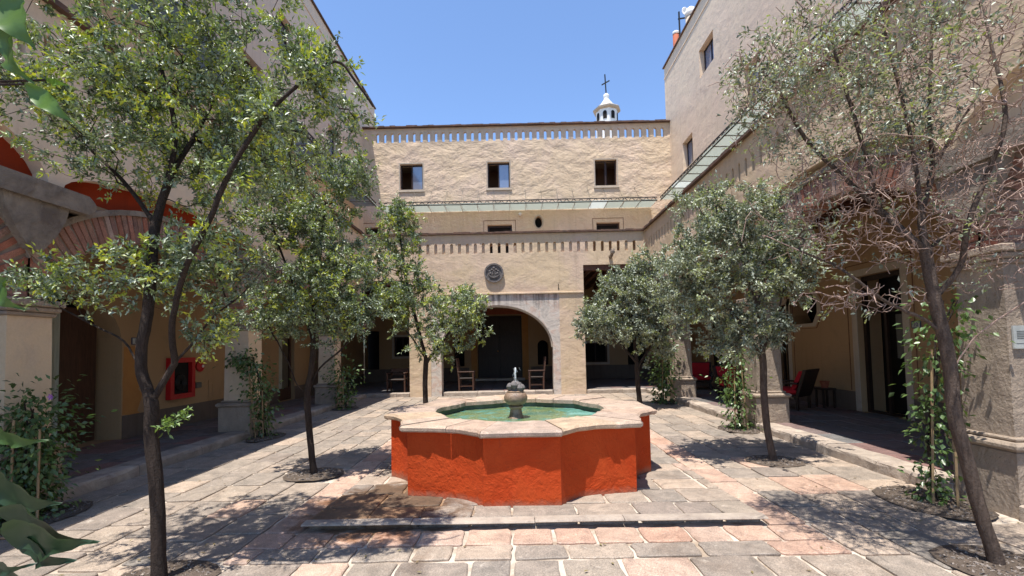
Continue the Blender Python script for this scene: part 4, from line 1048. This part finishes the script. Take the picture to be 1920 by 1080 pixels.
T = thing('side_table', 'small dark side table between the red armchairs of the right gallery', 'table', (6.1, 13.5, FLOOR))
m = MB(); m.lathe([(.01,.5),(.26,.5),(.27,.515),(.26,.53),(.01,.53)], (6.1, 13.5, FLOOR), 18); obj('table_top', m, MAT['dark_wood'], T)
for kx in range(3):
    an = kx*2.1; m = MB(); m.bar((6.1+.22*math.cos(an), 13.5+.22*math.sin(an), FLOOR), (6.1+.12*math.cos(an), 13.5+.12*math.sin(an), FLOOR+.5), .03); obj('leg', m, MAT['dark_wood'], T)

# ------------------------------------------------------------------ tree pits
def pit(x, y, a, b, label):
    T = thing('planting_pit', label, 'planting pit', (x, y, 0), 'gravel planting pits in the paving')
    m = MB(); n = 16; c = [(x+(a+.10)*math.cos(2*math.pi*k/n)*random.uniform(.92, 1.06), y+(b+.10)*math.sin(2*math.pi*k/n)*random.uniform(.92, 1.06)) for k in range(n)]
    m.add([(u, v, .013) for u, v in c]+[(x, y, .03)], [(k, (k+1) % n, n) for k in range(n)]); obj('soil', m, MAT['soil'], T)
    N = 420; m = MB()
    for k in range(N):
        an = random.uniform(0, 2*math.pi); r_ = math.sqrt(random.random())*1.08; s = random.uniform(.008, .02)
        r_ *= 1.12; p = Vector((x+a*r_*math.cos(an), y+b*r_*math.sin(an), .016+.012*(1-min(r_, 1))))
        vs = [p+Vector((random.uniform(-1,1), random.uniform(-1,1), random.uniform(-.5,.9)))*s for _ in range(4)]
        m.add(vs, [(0,1,2),(0,3,1),(1,3,2),(0,2,3)])
    o = obj('gravel', m, MAT['pebble'], T, kind='stuff')
    at = o.data.attributes.new('tint', 'FLOAT', 'FACE'); at.data.foreach_set('value', np.repeat(np.random.rand(N), 4).astype(np.float32))
pl = ['round the front left tree', 'round the middle left tree', 'round the far left tree', 'round the front right sparse tree', 'round the middle right tree', 'round the far right tree',
      'under the climber on the nearest right pier', 'under the dark shrub at the left edge', 'under the climber on the middle left pier', 'under the climber on the middle right pier', 'under the climber on the far right pier', 'under the climber on the far left pier']
for (a, b, c, d), l in zip(PITS, pl): pit(a, b, c, d, 'small gravel planting pit '+l)

# ------------------------------------------------------------------ leaves and trees
def leaf_mesh(name, P, D, N, ln, wd, tint, mat, parent, org, fold=.25, kind='stuff'):
    """diamond leaves: positions P, directions D, face normals N (arrays)"""
    D = D/np.linalg.norm(D, axis=1)[:, None]
    S = np.cross(D, N); S /= (np.linalg.norm(S, axis=1)[:, None]+1e-9); U = np.cross(S, D)
    ln = ln[:, None]; wd = wd[:, None]
    mid = P+D*ln*.45
    v = np.stack([P, mid-S*wd*.5+U*wd*fold, P+D*ln-U*ln*.12, mid+S*wd*.5+U*wd*fold], 1).reshape(-1, 3)-np.array(org)
    n = len(P); me = bpy.data.meshes.new(name)
    me.vertices.add(4*n); me.vertices.foreach_set('co', v.astype(np.float32).ravel())
    idx = np.arange(4*n).reshape(n, 4); tri = np.stack([idx[:, [0,1,2]], idx[:, [0,2,3]]], 1).reshape(-1)
    me.loops.add(6*n); me.loops.foreach_set('vertex_index', tri.astype(np.int32))
    me.polygons.add(2*n); me.polygons.foreach_set('loop_start', np.arange(0, 6*n, 3).astype(np.int32))
    me.update(calc_edges=True); me.validate()
    a = me.attributes.new('tint', 'FLOAT', 'FACE'); a.data.foreach_set('value', np.repeat(np.clip(tint, 0, 1), 2).astype(np.float32))
    me.materials.append(mat)
    o = bpy.data.objects.new(name, me); COL.objects.link(o); o.parent = parent; o['kind'] = kind
    return o

class Tree:
    def __init__(s, seed):
        s.P = []; s.par = []; s.rng = np.random.RandomState(seed)
    def path(s, pts, sub=.12, start=None, wob=.006):
        pts = [np.array(p, float) for p in pts]
        if len(pts) > 2:                       # round off the bends
            e = [2*pts[0]-pts[1]]+pts+[2*pts[-1]-pts[-2]]; sm = []
            for i in range(1, len(e)-2):
                a, b, c, d = e[i-1:i+3]
                for k in range(4):
                    u = k/4; sm.append(.5*(2*b+(c-a)*u+(2*a-5*b+4*c-d)*u*u+(3*b-a-3*c+d)*u**3))
            pts = sm+[pts[-1]]; sub = 9
        if start is None:
            if s.P:
                A = np.array(s.P); start = int(np.argmin(((A-pts[0])**2).sum(1)))
            else: s.P.append(pts[0]); s.par.append(-1); start = 0
        cur = start; ids = [cur]
        prev = s.P[cur]
        for p in pts[(1 if np.linalg.norm(prev-pts[0]) < .12 else 0):]:
            d = np.linalg.norm(p-prev); k = max(1, int(d/sub))
            for i in range(1, k+1):
                q = prev+(p-prev)*i/k+s.rng.normal(0, wob, 3)*(1 if i < k else .2)
                s.P.append(q); s.par.append(cur); cur = len(s.P)-1; ids.append(cur)
            prev = p
        return ids
    def grow(s, targets, bias=.35, sub=.10, up=.15, wob=.014, minidx=0):
        tips = []
        A = np.zeros((len(s.P)+len(targets)*14+10, 3)); n = len(s.P); A[:n] = np.array(s.P)
        for t in targets:
            d2 = ((A[minidx:n]-t)**2).sum(1)
            # prefer attachment points lower than the target
            pen = d2*(1+bias*(A[minidx:n, 2] > t[2]))
            k = int(np.argmin(pen))+minidx; a = A[k]; d = math.sqrt(((a-t)**2).sum()); m = max(2, min(13, int(d/sub)))
            pd = a-A[s.par[k]] if s.par[k] >= 0 else np.array([0, 0, 1.]); pd = pd/(np.linalg.norm(pd)+1e-6); ctl = a+pd*d*.26+s.rng.normal(0, .06, 3)*d
            cur = k
            for i in range(1, m+1):
                f_ = i/m; q = a*(1-f_)**2+ctl*2*f_*(1-f_)+t*f_*f_+s.rng.normal(0, wob, 3)*.45
                s.P.append(q); s.par.append(cur); cur = len(s.P)-1; A[cur] = q
            n = len(s.P); tips.append(cur)
        return tips
    def finish(s, rt, p=.5, rmin=.0019):
        n = len(s.P); cnt = np.zeros(n); has = np.zeros(n, bool)
        for i in range(n):
            if s.par[i] >= 0: has[s.par[i]] = True
        cnt[~has] = 1
        for i in range(n-1, 0, -1): cnt[s.par[i]] += cnt[i]
        s.cnt = cnt; s.R = np.maximum(rt*(cnt/cnt[0])**p, rmin)
        s.kids = [[] for _ in range(n)]
        for i in range(1, n): s.kids[s.par[i]].append(i)
    def chains(s):
        res = []; stack = [(0, None)]
        while stack:
            st, frm = stack.pop(); ch = [] if frm is None else [frm]
            i = st
            while True:
                ch.append(i)
                if not s.kids[i]: break
                ks = sorted(s.kids[i], key=lambda k: -s.cnt[k])
                for k in ks[1:]: stack.append((k, i))
                i = ks[0]
            res.append(ch)
        return res

def build_tree(label, base, limbs, blobs, ntar, leaves_per, ln, wd, rt, seed, mat, bark, tint_mu=.4, yellow=.15, shoot=.22, bare=0.0, min_h=.9, extra_leaf_r=.0, bare_fn=None, pw=.5, rmin=.0019, twig=None):
    T = thing('courtyard_tree', label, 'tree', (base[0], base[1], 0), 'slender trees planted in the courtyard')
    t = Tree(seed); rng = t.rng
    fixed = []
    for l in limbs:
        if isinstance(l, tuple): fixed.append((t.path(l[0]), l[1], l[2]))
        else: t.path(l)
    t.P[0] = np.array([base[0], base[1], -.03])
    mi = next((i for i, p in enumerate(t.P) if p[2] > min_h), 0)
    tg = []
    tot = sum(b[2] for b in blobs)
    for c, r_, wt in blobs:
        k = int(ntar*wt/tot)
        u = rng.normal(0, 1, (k, 3)); u /= np.linalg.norm(u, axis=1)[:, None]; rr = rng.rand(k)**(1/2.4)*np.where(rng.rand(k) < .22, rng.uniform(1.1, 1.38, k), 1)
        tg.append(np.array(c)+u*rr[:, None]*np.array(r_))
    tg = np.concatenate(tg)
    A = np.array(t.P); d = np.array([((A-q)**2).sum(1).min() for q in tg]); tg = tg[np.argsort(d)]
    tips = t.grow(tg, minidx=mi)
    t.finish(rt, pw, rmin)
    for ids, ra_, rb_ in fixed:
        for j_, i_ in enumerate(ids):
            if j_: t.R[i_] = max(t.R[i_], ra_+(rb_-ra_)*j_/len(ids)); t.cnt[i_] += 5*(len(ids)-j_)
    ch = t.chains(); twigs = MB(); org = ORG[T.name]
    first = True
    for c in ch:
        rad = [t.R[i] for i in c]; pts = [t.P[i] for i in c]
        if len(c) > 1 and not first: rad[0] = min(rad[0], rad[1]*1.35)
        if first:
            m = MB(); rad2 = list(rad); rad2[0] *= 1.25; 
            if len(rad2) > 1: rad2[1] *= 1.08
            m.tube(pts, rad2, 12, False); obj('trunk', m, bark, T, smooth=True); first = False
        elif rad[min(1, len(rad)-1)] > rt*.22 and len(c) > 4:
            m = MB(); m.tube(pts, rad, 9, False); obj('limb', m, bark, T, smooth=True)
        else:
            twigs.tube(pts, rad, 4 if rad[0] < .006 else 6, False)
    obj('twigs', twigs, twig or bark, T, kind='stuff', smooth=True)
    # leaves
    LP_, LD, LT = [], [], []
    for ti in tips:
        if bare_fn is not None:
            if rng.rand() < bare_fn(t.P[ti]): continue
        elif rng.rand() < bare: continue
        # spray of shoots around the tip
        i = ti; seg = [t.P[i]]
        for _ in range(3):
            if t.par[i] >= 0: i = t.par[i]; seg.append(t.P[i])
        seg = np.array(seg); dirv = seg[0]-seg[-1]; dirv = dirv/(np.linalg.norm(dirv)+1e-6)
        tb = tint_mu+rng.normal(0, .17); yl = rng.rand() < yellow
        k = max(1, int(rng.poisson(leaves_per)))
        nsh = 3
        for sh in range(nsh):
            sd = dirv*.7+rng.normal(0, .55, 3)+np.array([0, 0, .12]); sd /= np.linalg.norm(sd)
            a0 = seg[0]+(seg[-1]-seg[0])*rng.rand()*.6
            L_ = shoot*rng.uniform(.5, 1.1); kk = max(1, k//nsh)
            f_ = rng.rand(kk); pp_ = a0+sd[None]*L_*f_[:, None]+rng.normal(0, .012, (kk, 3))
            dd = sd[None]*.55+rng.normal(0, .65, (kk, 3)); LP_.append(pp_); LD.append(dd)
            tt = tb+rng.normal(0, .18, kk)
            if yl: tt = np.where(f_ > .35, .78+.25*rng.rand(kk), tt)
            LT.append(tt)
    P_ = np.concatenate(LP_); D_ = np.concatenate(LD); T_ = np.concatenate(LT); n = len(P_)
    N_ = rng.normal(0, 1, (n, 3)); N_[:, 2] = np.abs(N_[:, 2])+.5
    leaf_mesh('foliage', P_, D_, N_, ln*rng.uniform(.6, 1.25, n), wd*rng.uniform(.7, 1.2, n), T_, mat, T, org)
    return T

# front left tree: forked trunk, long arching limb to the right
Y = 3.24; q = lambda px, py, dy=0: PY(px, py, Y+dy)
b = TREES[0]
build_tree('slender tree with forked trunk and long arching limb, nearest on the left', b,
  [[(b[0], b[1], 0), q(297, 990), q(292, 900), q(283, 810), q(284, 755), q(266, 700), q(266, 645), q(277, 590), q(283, 510), q(292, 420, .1), q(318, 330, .1), q(328, 240, .15), q(305, 140, .1), q(282, 30, .1), q(270, -60)],
   [q(284, 755), q(303, 722, .02), q(328, 682, .04), q(360, 645, .06), q(402, 592, .1), q(450, 555, .2), q(500, 500, .3)],
   ([q(328, 682, .04), q(322, 620, -.05), q(328, 575, -.12), q(345, 510, -.2), q(378, 440, -.28), q(398, 400, -.3), q(418, 350, -.32), q(452, 285, -.32), q(500, 215, -.3), q(560, 160, -.28), q(628, 115, -.25), q(665, 150, -.2), q(700, 200, -.1)], .022, .007),
   [q(260, 685), q(232, 640, .1), q(180, 612, .15), q(110, 575, .2), q(40, 540, .2)],
   [q(292, 420, .1), q(240, 350, .3), q(180, 290, .4), q(110, 230, .5)],
   [q(318, 330, .1), q(380, 230, .4), q(430, 130, .5), q(470, 20, .5)]],
  [(q(250, 190, .25), (1.0, .8, .75), 5), (q(430, 250, .35), (.75, .6, .75), 3.6), (q(140, 170, 0), (.45, .6, .5), 1.5), (q(400, 60), (.8, .6, .35), 1.8), (q(220, 520, .1), (.6, .5, .28), 1.0), (q(110, 540, .1), (.35, .3, .14), .35), (q(400, 500, .2), (.4, .45, .4), 1.3), (q(600, 130, .1), (.24, .3, .28), .55), (q(640, 230, .1), (.13, .25, .25), .25), (q(400, 620, .2), (.26, .25, .16), .35), (q(650, 200, .1), (.2, .1, .1), .12), (q(440, 330, -.25), (.12, .15, .12), .25), (q(500, 235, -.25), (.14, .15, .12), .35), (q(590, 150, -.2), (.14, .14, .12), .35), (q(385, 450, -.2), (.12, .12, .1), .2)],
  950, 50, .043, .0175, .045, 11, MAT['leaf'], MAT['bark'], .47, .28, .15, pw=.56)
# middle left
Y = 5.95; b = TREES[1]
build_tree('slim tree with thin reddish trunk, second on the left beside the fountain', b,
  [[(b[0], b[1], 0), q(583, 840), q(578, 780), q(576, 735), q(584, 690), q(588, 640), q(590, 560), q(600, 470), q(610, 380)],
   [q(576, 735), q(600, 690, .05), q(640, 655, .1), q(680, 610, .2)], [q(577, 740), q(556, 720, -.1), q(545, 690, -.1), q(520, 640, -.2)], [q(588, 640), q(560, 560), q(530, 480), q(510, 420)]],
  [(q(590, 520), (.85, .8, .85), 4), (q(560, 390), (.75, .7, .65), 3), (q(640, 560), (.6, .7, .55), 2), (q(650, 330), (.35, .4, .3), .8), (q(520, 590), (.45, .5, .35), .9), (q(500, 300), (.4, .4, .4), .8)],
  800, 48, .052, .022, .040, 12, MAT['leaf'], MAT['bark'], .47, .14, .17, pw=.55)
# far left, fresh green top
Y = 11.6; b = TREES[2]
build_tree('small tree with bright green top in front of the facade, far left', b,
  [[(b[0], b[1], 0), q(797, 720), q(798, 672), q(790, 640), q(775, 580), q(760, 520), q(750, 440), q(745, 400)], [q(798, 680), q(830, 640), q(860, 600)], [q(797, 672), q(770, 630), q(730, 590)]],
  [(q(825, 595), (1.2, 1.0, 1.05), 4.6), (q(750, 540), (.8, .8, .9), 3), (q(745, 440), (.62, .6, .85), 2.0), (q(880, 575), (.5, .6, .5), 1.2), (q(700, 480), (.4, .4, .6), .8), (q(752, 400), (.25, .3, .45), .5)],
  520, 52, .078, .033, .066, 13, MAT['leaf'], MAT['bark'], .54, .22, .26, pw=.55)
# front right: sparse, bare
Y = 3.28; b = TREES[3]
build_tree('sparse tree with many bare twigs and pale leaning trunk, nearest on the right', b,
  [[(b[0], b[1], 0), q(1838, 960), q(1812, 860), q(1790, 780), q(1783, 700), q(1772, 640), q(1752, 560), q(1735, 470), q(1728, 400), q(1748, 320, .1), q(1742, 220), q(1745, 120), q(1750, 0), q(1755, -80)],
   [q(1778, 640), q(1740, 603), q(1690, 580), q(1640, 552), q(1600, 520), q(1560, 495, .2), q(1500, 470, .3), q(1430, 440, .4)],
   [q(1783, 700), q(1822, 640, -.1), q(1870, 600, -.2), q(1930, 560, -.3)],
   [q(1735, 470), q(1700, 440), q(1650, 395, .2), q(1580, 330, .3), q(1510, 260, .4), q(1450, 150, .4)],
   [q(1728, 410), q(1715, 300), q(1690, 180), q(1660, 60), q(1650, -30)],
   [q(1752, 560), q(1800, 500, -.1), q(1815, 420, -.2), q(1850, 330, -.2), q(1885, 220, -.3), q(1860, 90, -.2), q(1840, 0)],
   [q(1748, 320, .1), q(1800, 230, .2), q(1870, 120, .3), q(1900, 20, .3)],
   [q(1650, 395, .2), q(1620, 280, .1), q(1590, 180, .1), q(1560, 80, .1)],
   [q(1735, 470), q(1790, 430, .2), q(1850, 400, .3), q(1920, 350, .3)]],
  [(q(1620, 180, .1), (.85, .75, .75), 4), (q(1480, 150, .2), (.45, .5, .45), 1.6), (q(1790, 270, 0), (.65, .7, .85), 5.5), (q(1640, 400, .1), (.75, .6, .4), 3.5), (q(1700, 50), (.9, .7, .35), 2), (q(1840, 470, 0), (.35, .5, .3), 1.2), (q(1410, 130, .3), (.2, .2, .2), .25), (q(1620, 560, .1), (.5, .4, .12), .6)],
  5000, 16, .040, .0165, .042, 14, MAT['leaf_grey'], MAT['bark2'], .58, .08, .13, twig=MAT['twig_bark'],
  bare_fn=lambda p: .965 if (p[2] < 2.95 or p[0] > 3.1) else .66, pw=.455, rmin=.0028)
# middle right
Y = 6.2; b = TREES[4]
build_tree('bushy grey-green tree on the right, in front of the vine-clad second pier', b,
  [[(b[0], b[1], 0), q(1438, 800), q(1432, 730), q(1430, 660), q(1420, 580), q(1400, 500), q(1380, 420), q(1370, 350)],
   [q(1430, 660), q(1455, 600), q(1470, 540)], [q(1430, 670), q(1390, 610), q(1350, 560), q(1310, 520)], [q(1420, 580), q(1440, 480), q(1450, 400)]],
  [(q(1380, 500), (1.05, .85, .75), 4.2), (q(1360, 400), (.8, .7, .45), 2.2), (q(1290, 540), (.5, .55, .6), 1.8), (q(1470, 480), (.5, .6, .55), 1.4), (q(1410, 610), (.5, .5, .35), 1.2), (q(1360, 650), (.35, .4, .25), .5)],
  850, 50, .052, .022, .045, 15, MAT['leaf_grey'], MAT['bark2'], .56, .10, .16)
# far right
Y = 11.5; b = TREES[5]
build_tree('dense round-headed grey-green tree before the right rear opening', b,
  [[(b[0], b[1], 0), q(1196, 720), q(1194, 680), q(1190, 640), q(1185, 580), q(1180, 530)], [q(1194, 690), q(1220, 650), q(1250, 600)], [q(1194, 680), q(1160, 640), q(1130, 600)]],
  [(q(1170, 590), (1.1, .9, .85), 4), (q(1190, 540), (.9, .8, .7), 2.5), (q(1115, 610), (.55, .6, .45), 1.1), (q(1240, 590), (.75, .7, .8), 2), (q(1210, 500), (.45, .5, .4), .8), (q(1230, 650), (.45, .5, .4), .6)],
  520, 52, .078, .033, .062, 16, MAT['leaf_grey'], MAT['bark'], .58, .06, .26)

# ------------------------------------------------------------------ climbers and shrubs
def climber(label, base, pts, n, ln, wd, seed, spread=.16, canes=(), mat=None, name='climbing_vine', cat='climber', tint=.35, flowers=None, droop=.3):
    T = thing(name, label, cat, (base[0], base[1], 0)); rng = np.random.RandomState(seed)
    m = MB()
    for s in range(3):
        m.tube([Vector(p)+Vector(rng.normal(0, .03, 3)) for p in pts], [.012*(1-.6*i/len(pts)) for i in range(len(pts))], 5, False)
    obj('stem', m, MAT['bark'], T)
    for c, top in canes:
        m = MB(); m.tube([c, top], .011, 6); obj('cane', m, MAT['cane'], T)
    A = np.array([list(p) for p in pts]); seg = rng.randint(0, len(pts)-1, n); f_ = rng.rand(n)[:, None]
    P_ = A[seg]*(1-f_)+A[seg+1]*f_
    sc = spread if np.isscalar(spread) else np.array(spread)[seg][:, None]
    off = rng.normal(0, 1, (n, 3))*sc*np.array([1, 1, .8]); P_ = P_+off; P_[:, 2] = np.maximum(P_[:, 2], .05)
    D_ = off*2.0+rng.normal(0, .25, (n, 3)); D_[:, 2] -= droop
    N_ = rng.normal(0, .6, (n, 3)); N_[:, 2] += 1
    N_ = N_+off*2
    leaf_mesh('foliage', P_, D_, N_, ln*rng.uniform(.6, 1.2, n), wd*rng.uniform(.7, 1.2, n), np.clip(tint+rng.normal(0, .22, n), 0, 1), mat or MAT['leaf_vine'], T, ORG[T.name], .12)
    if flowers:
        for fp in flowers:
            m = MB()
            for k_ in range(6):
                an = k_*math.pi/3; m.add([fp, (fp[0]+.02*math.cos(an-.4), fp[1]-.01, fp[2]+.02*math.sin(an-.4)), (fp[0]+.035*math.cos(an), fp[1]-.015, fp[2]+.035*math.sin(an)), (fp[0]+.02*math.cos(an+.4), fp[1]-.01, fp[2]+.02*math.sin(an+.4))], [(0,1,2,3)])
            obj('flower', m, MAT['flower'], T)
    return T
climber('leafy climber on canes against the nearest right pier', (4.05, 4.5), [(4.05, 4.5, 0), (4.08, 4.52, .6), (4.12, 4.5, 1.1), (4.15, 4.45, 1.6), (4.22, 4.4, 1.95)], 900, .07, .04, 21, [.08, .09, .12, .15, .17],
        [((4.15, 4.38, 0), (4.2, 4.4, 1.7)), ((3.98, 4.45, 0), (4.1, 4.5, 1.5))])
#
climber('leafy climber with bright tips beside the middle right pier', (4.12, 8.5), [(4.12, 8.5, 0), (4.1, 8.5, .5), (4.05, 8.5, .9), (4.15, 8.5, 1.5)], 800, .08, .045, 22, [.12, .14, .14, .12],
        [((4.2, 8.35, 0), (4.15, 8.4, 1.3)), ((4.0, 8.4, 0), (4.05, 8.45, 1.1))], tint=.5)
climber('tall dark climber on the far right pier behind the round-headed tree', (4.05, 12.6), [(4.05, 12.6, 0), (4.05, 12.6, .6), (4.1, 12.6, 1.1), (4.2, 12.6, 1.8)], 620, .12, .07, 23, [.16, .2, .2, .2], [((3.98, 12.45, 0), (4.05, 12.5, 1.3))])
climber('climber trained up a cane on the middle left pier', (-4.75, 8.6), [(-4.75, 8.6, 0), (-4.78, 8.6, .6), (-4.85, 8.6, 1.0), (-5.0, 8.6, 1.45), (-5.3, 8.6, 1.5)], 900, .085, .055, 24, [.12, .14, .16, .12, .1],
        [((-4.82, 8.42, 0), (-4.98, 8.45, 1.35)), ((-4.70, 8.45, 0), (-4.75, 8.5, .9))], tint=.22)
climber('small climber on a cane at the far left pier', (-4.72, 12.6), [(-4.72, 12.6, 0), (-4.75, 12.6, .5), (-4.8, 12.6, .9), (-4.9, 12.6, 1.3)], 520, .11, .065, 25, [.14, .2, .2, .16], [((-4.7, 12.4, 0), (-4.74, 12.45, 1.0))], tint=.35)
climber('dark leafy shrub with one purple flower and canes at the left edge', (-4.85, 4.55), [(-4.85, 4.55, 0), (-4.86, 4.52, .45), (-4.86, 4.55, .75), (-4.9, 4.58, 1.12)], 2300, .070, .040, 26, [.12, .17, .18, .15],
        [((-4.62, 4.4, 0), (-4.64, 4.42, .9)), ((-4.80, 4.32, 0), (-4.82, 4.35, 1.0))], name='shrub', cat='shrub', tint=.2,
        flowers=[tuple(PY(97, 744, 4.35))])
# little shoot on the front left trunk
sT = thing('trunk_shoot', 'tuft of fresh green leaves sprouting from the nearest left trunk', 'leaf shoot', tuple(PY(300, 800, 3.22)))
rng = np.random.RandomState(5); n = 90; c0 = np.array(PY(300, 805, 3.2)); c1 = np.array(PY(350, 772, 3.15)); f_ = rng.rand(n)[:, None]
leaf_mesh('foliage', c0*(1-f_)+c1*f_+rng.normal(0, .022, (n, 3)), rng.normal(0, 1, (n, 3))+np.array([.5, 0, .4]), rng.normal(0, 1, (n, 3))+np.array([0, 0, 1]), np.full(n, .045), np.full(n, .02), .6+.3*rng.rand(n), MAT['leaf_vine'], sT, ORG[sT.name])
m = MB(); m.tube([tuple(c0-np.array([.04,0,0])), tuple(c0*.5+c1*.5), tuple(c1)], [.005,.004,.002], 5); obj('stem', m, MAT['bark'], sT)

rngf = np.random.RandomState(77); n = 260
fx_ = rngf.uniform(XL+.1, XR-.1, n); fy_ = rngf.uniform(2.3, 11, n); kp = (np.hypot(fx_-FC[0], fy_-FC[1]) > 1.95) & ~((fx_ > PX0-.1) & (fx_ < PX1+.1) & (fy_ > 3.9) & (fy_ < PY1+.1))
fx_ = fx_[kp]; fy_ = fy_[kp]; n = len(fx_); LT_ = thing('fallen_leaves', 'small dry leaves scattered over the courtyard paving', 'leaf litter', (0, 4, 0))
leaf_mesh('litter', np.stack([fx_, fy_, np.full(n, .016)], 1), np.stack([rngf.normal(0,1,n), rngf.normal(0,1,n), rngf.normal(0,.08,n)], 1), np.stack([rngf.normal(0,.1,n), rngf.normal(0,.1,n), np.ones(n)], 1), np.full(n, .042), np.full(n, .018), rngf.rand(n), MAT['litter'], LT_, ORG[LT_.name], .1)

# broad-leaved plant in the left foreground, one object per leaf
FP = thing('broad_leaved_plant', 'broad-leaved plant reaching in at the left edge, closest to the viewer', 'plant', (-1.75, 1.25, 0))
m = MB(); m.tube([(-1.75, 1.25, 0), (-1.72, 1.22, .6), (-1.68, 1.2, 1.1), (-1.72, 1.22, 1.7), (-1.70, 1.2, 2.2), (-1.62, 1.18, 2.6)], [.02, .018, .015, .013, .01, .008], 8); obj('stem', m, MAT['bark'], FP)
def big_leaf(tip, base, width, tint, droop=.03, lobes=False, Y0=None, roll=0.0, root=None):
    a, b = Vector(base), Vector(tip); d = b-a; l = d.length; d.normalize()
    view = Vector((0, 1, .25)).normalized(); s = d.cross(view).normalized(); up = s.cross(d).normalized()
    s = (s*math.cos(roll)+up*math.sin(roll)).normalized(); up = s.cross(d).normalized()
    n = 12; vs = []; fs = []
    for i in range(n+1):
        f_ = i/n; w_ = width*math.sin(math.pi*min(1, f_**.75))**.8*(1-.25*f_)
        if f_ > .8: w_ *= (1-f_)/.2*.9+.05
        if lobes: w_ *= 1+.28*math.sin(f_*16)
        c = a+d*l*f_-Vector((0,0,1))*droop*math.sin(f_*math.pi*.5)**2*1.2+up*.012*math.sin(f_*7)
        wv = .006*math.sin(f_*18)
        vs += [c-s*w_+up*(-.22*w_+wv), c-s*w_*.5+up*(.02*w_), c+up*(-.06*w_), c+s*w_*.5+up*.02*w_, c+s*w_+up*(-.22*w_-wv)]
    for i in range(n):
        for k_ in range(4): fs.append((i*5+k_, i*5+k_+1, i*5+k_+6, i*5+k_+5))
    m = MB(); m.add(vs, fs); o = obj('leaf', m, MAT['leaf_big'], FP, smooth=True)
    at = o.data.attributes.new('tint', 'FLOAT', 'FACE'); at.data.foreach_set('value', np.full(len(o.data.polygons), tint, dtype=np.float32))  # low tint picks the painted shade, high tint the painted backlight
    st = Vector(root) if root else Vector((-1.70, 1.2, a.z-.05)); m = MB(); m.tube([st, st.lerp(a, .5)+Vector((0,0,.02)), a], [.006, .004, .003], 5); obj('leaf_stalk', m, MAT['bark'], FP)
Q = lambda px, py, Y: tuple(PY(px, py, Y))
big_leaf(Q(180, 1002, 1.15), Q(-10, 962, 1.2), .046, .3, .02)
big_leaf(Q(165, 1020, 1.10), Q(0, 1000, 1.1), .05, .15, .0, True)
big_leaf(Q(135, 1056, 1.10), Q(15, 1010, 1.15), .04, .2, .0, True)
big_leaf(Q(110, 935, 1.3), Q(-40, 905, 1.3), .055, .15, .015)
big_leaf(Q(90, 1090, 1.05), Q(-30, 1085, 1.05), .04, .1, .0)
big_leaf(Q(60, 1062, 1.0), Q(-50, 1055, 1.0), .018, .25, .0)
big_leaf(Q(85, 828, 1.35), Q(-40, 815, 1.35), .028, .75, .0)
big_leaf(Q(140, 232, 1.15), Q(45, 158, 1.15), .026, .95, .0, roll=.3, root=(-1.62, 1.18, 2.3))
big_leaf(Q(62, 90, 1.15), Q(-5, -15, 1.15), .05, .9, .0, roll=.2, root=(-1.62, 1.18, 2.5))
big_leaf(Q(55, 155, 1.15), Q(-10, 50, 1.15), .038, .85, .0, roll=-.3, root=(-1.62, 1.18, 2.4))
big_leaf(Q(128, 160, 1.2), Q(85, 150, 1.2), .012, .9, .0, root=(-1.62, 1.18, 2.3))
big_leaf(Q(40, 582, 1.1), Q(-25, 520, 1.1), .03, .8, .0, root=(-1.70, 1.2, 1.8))
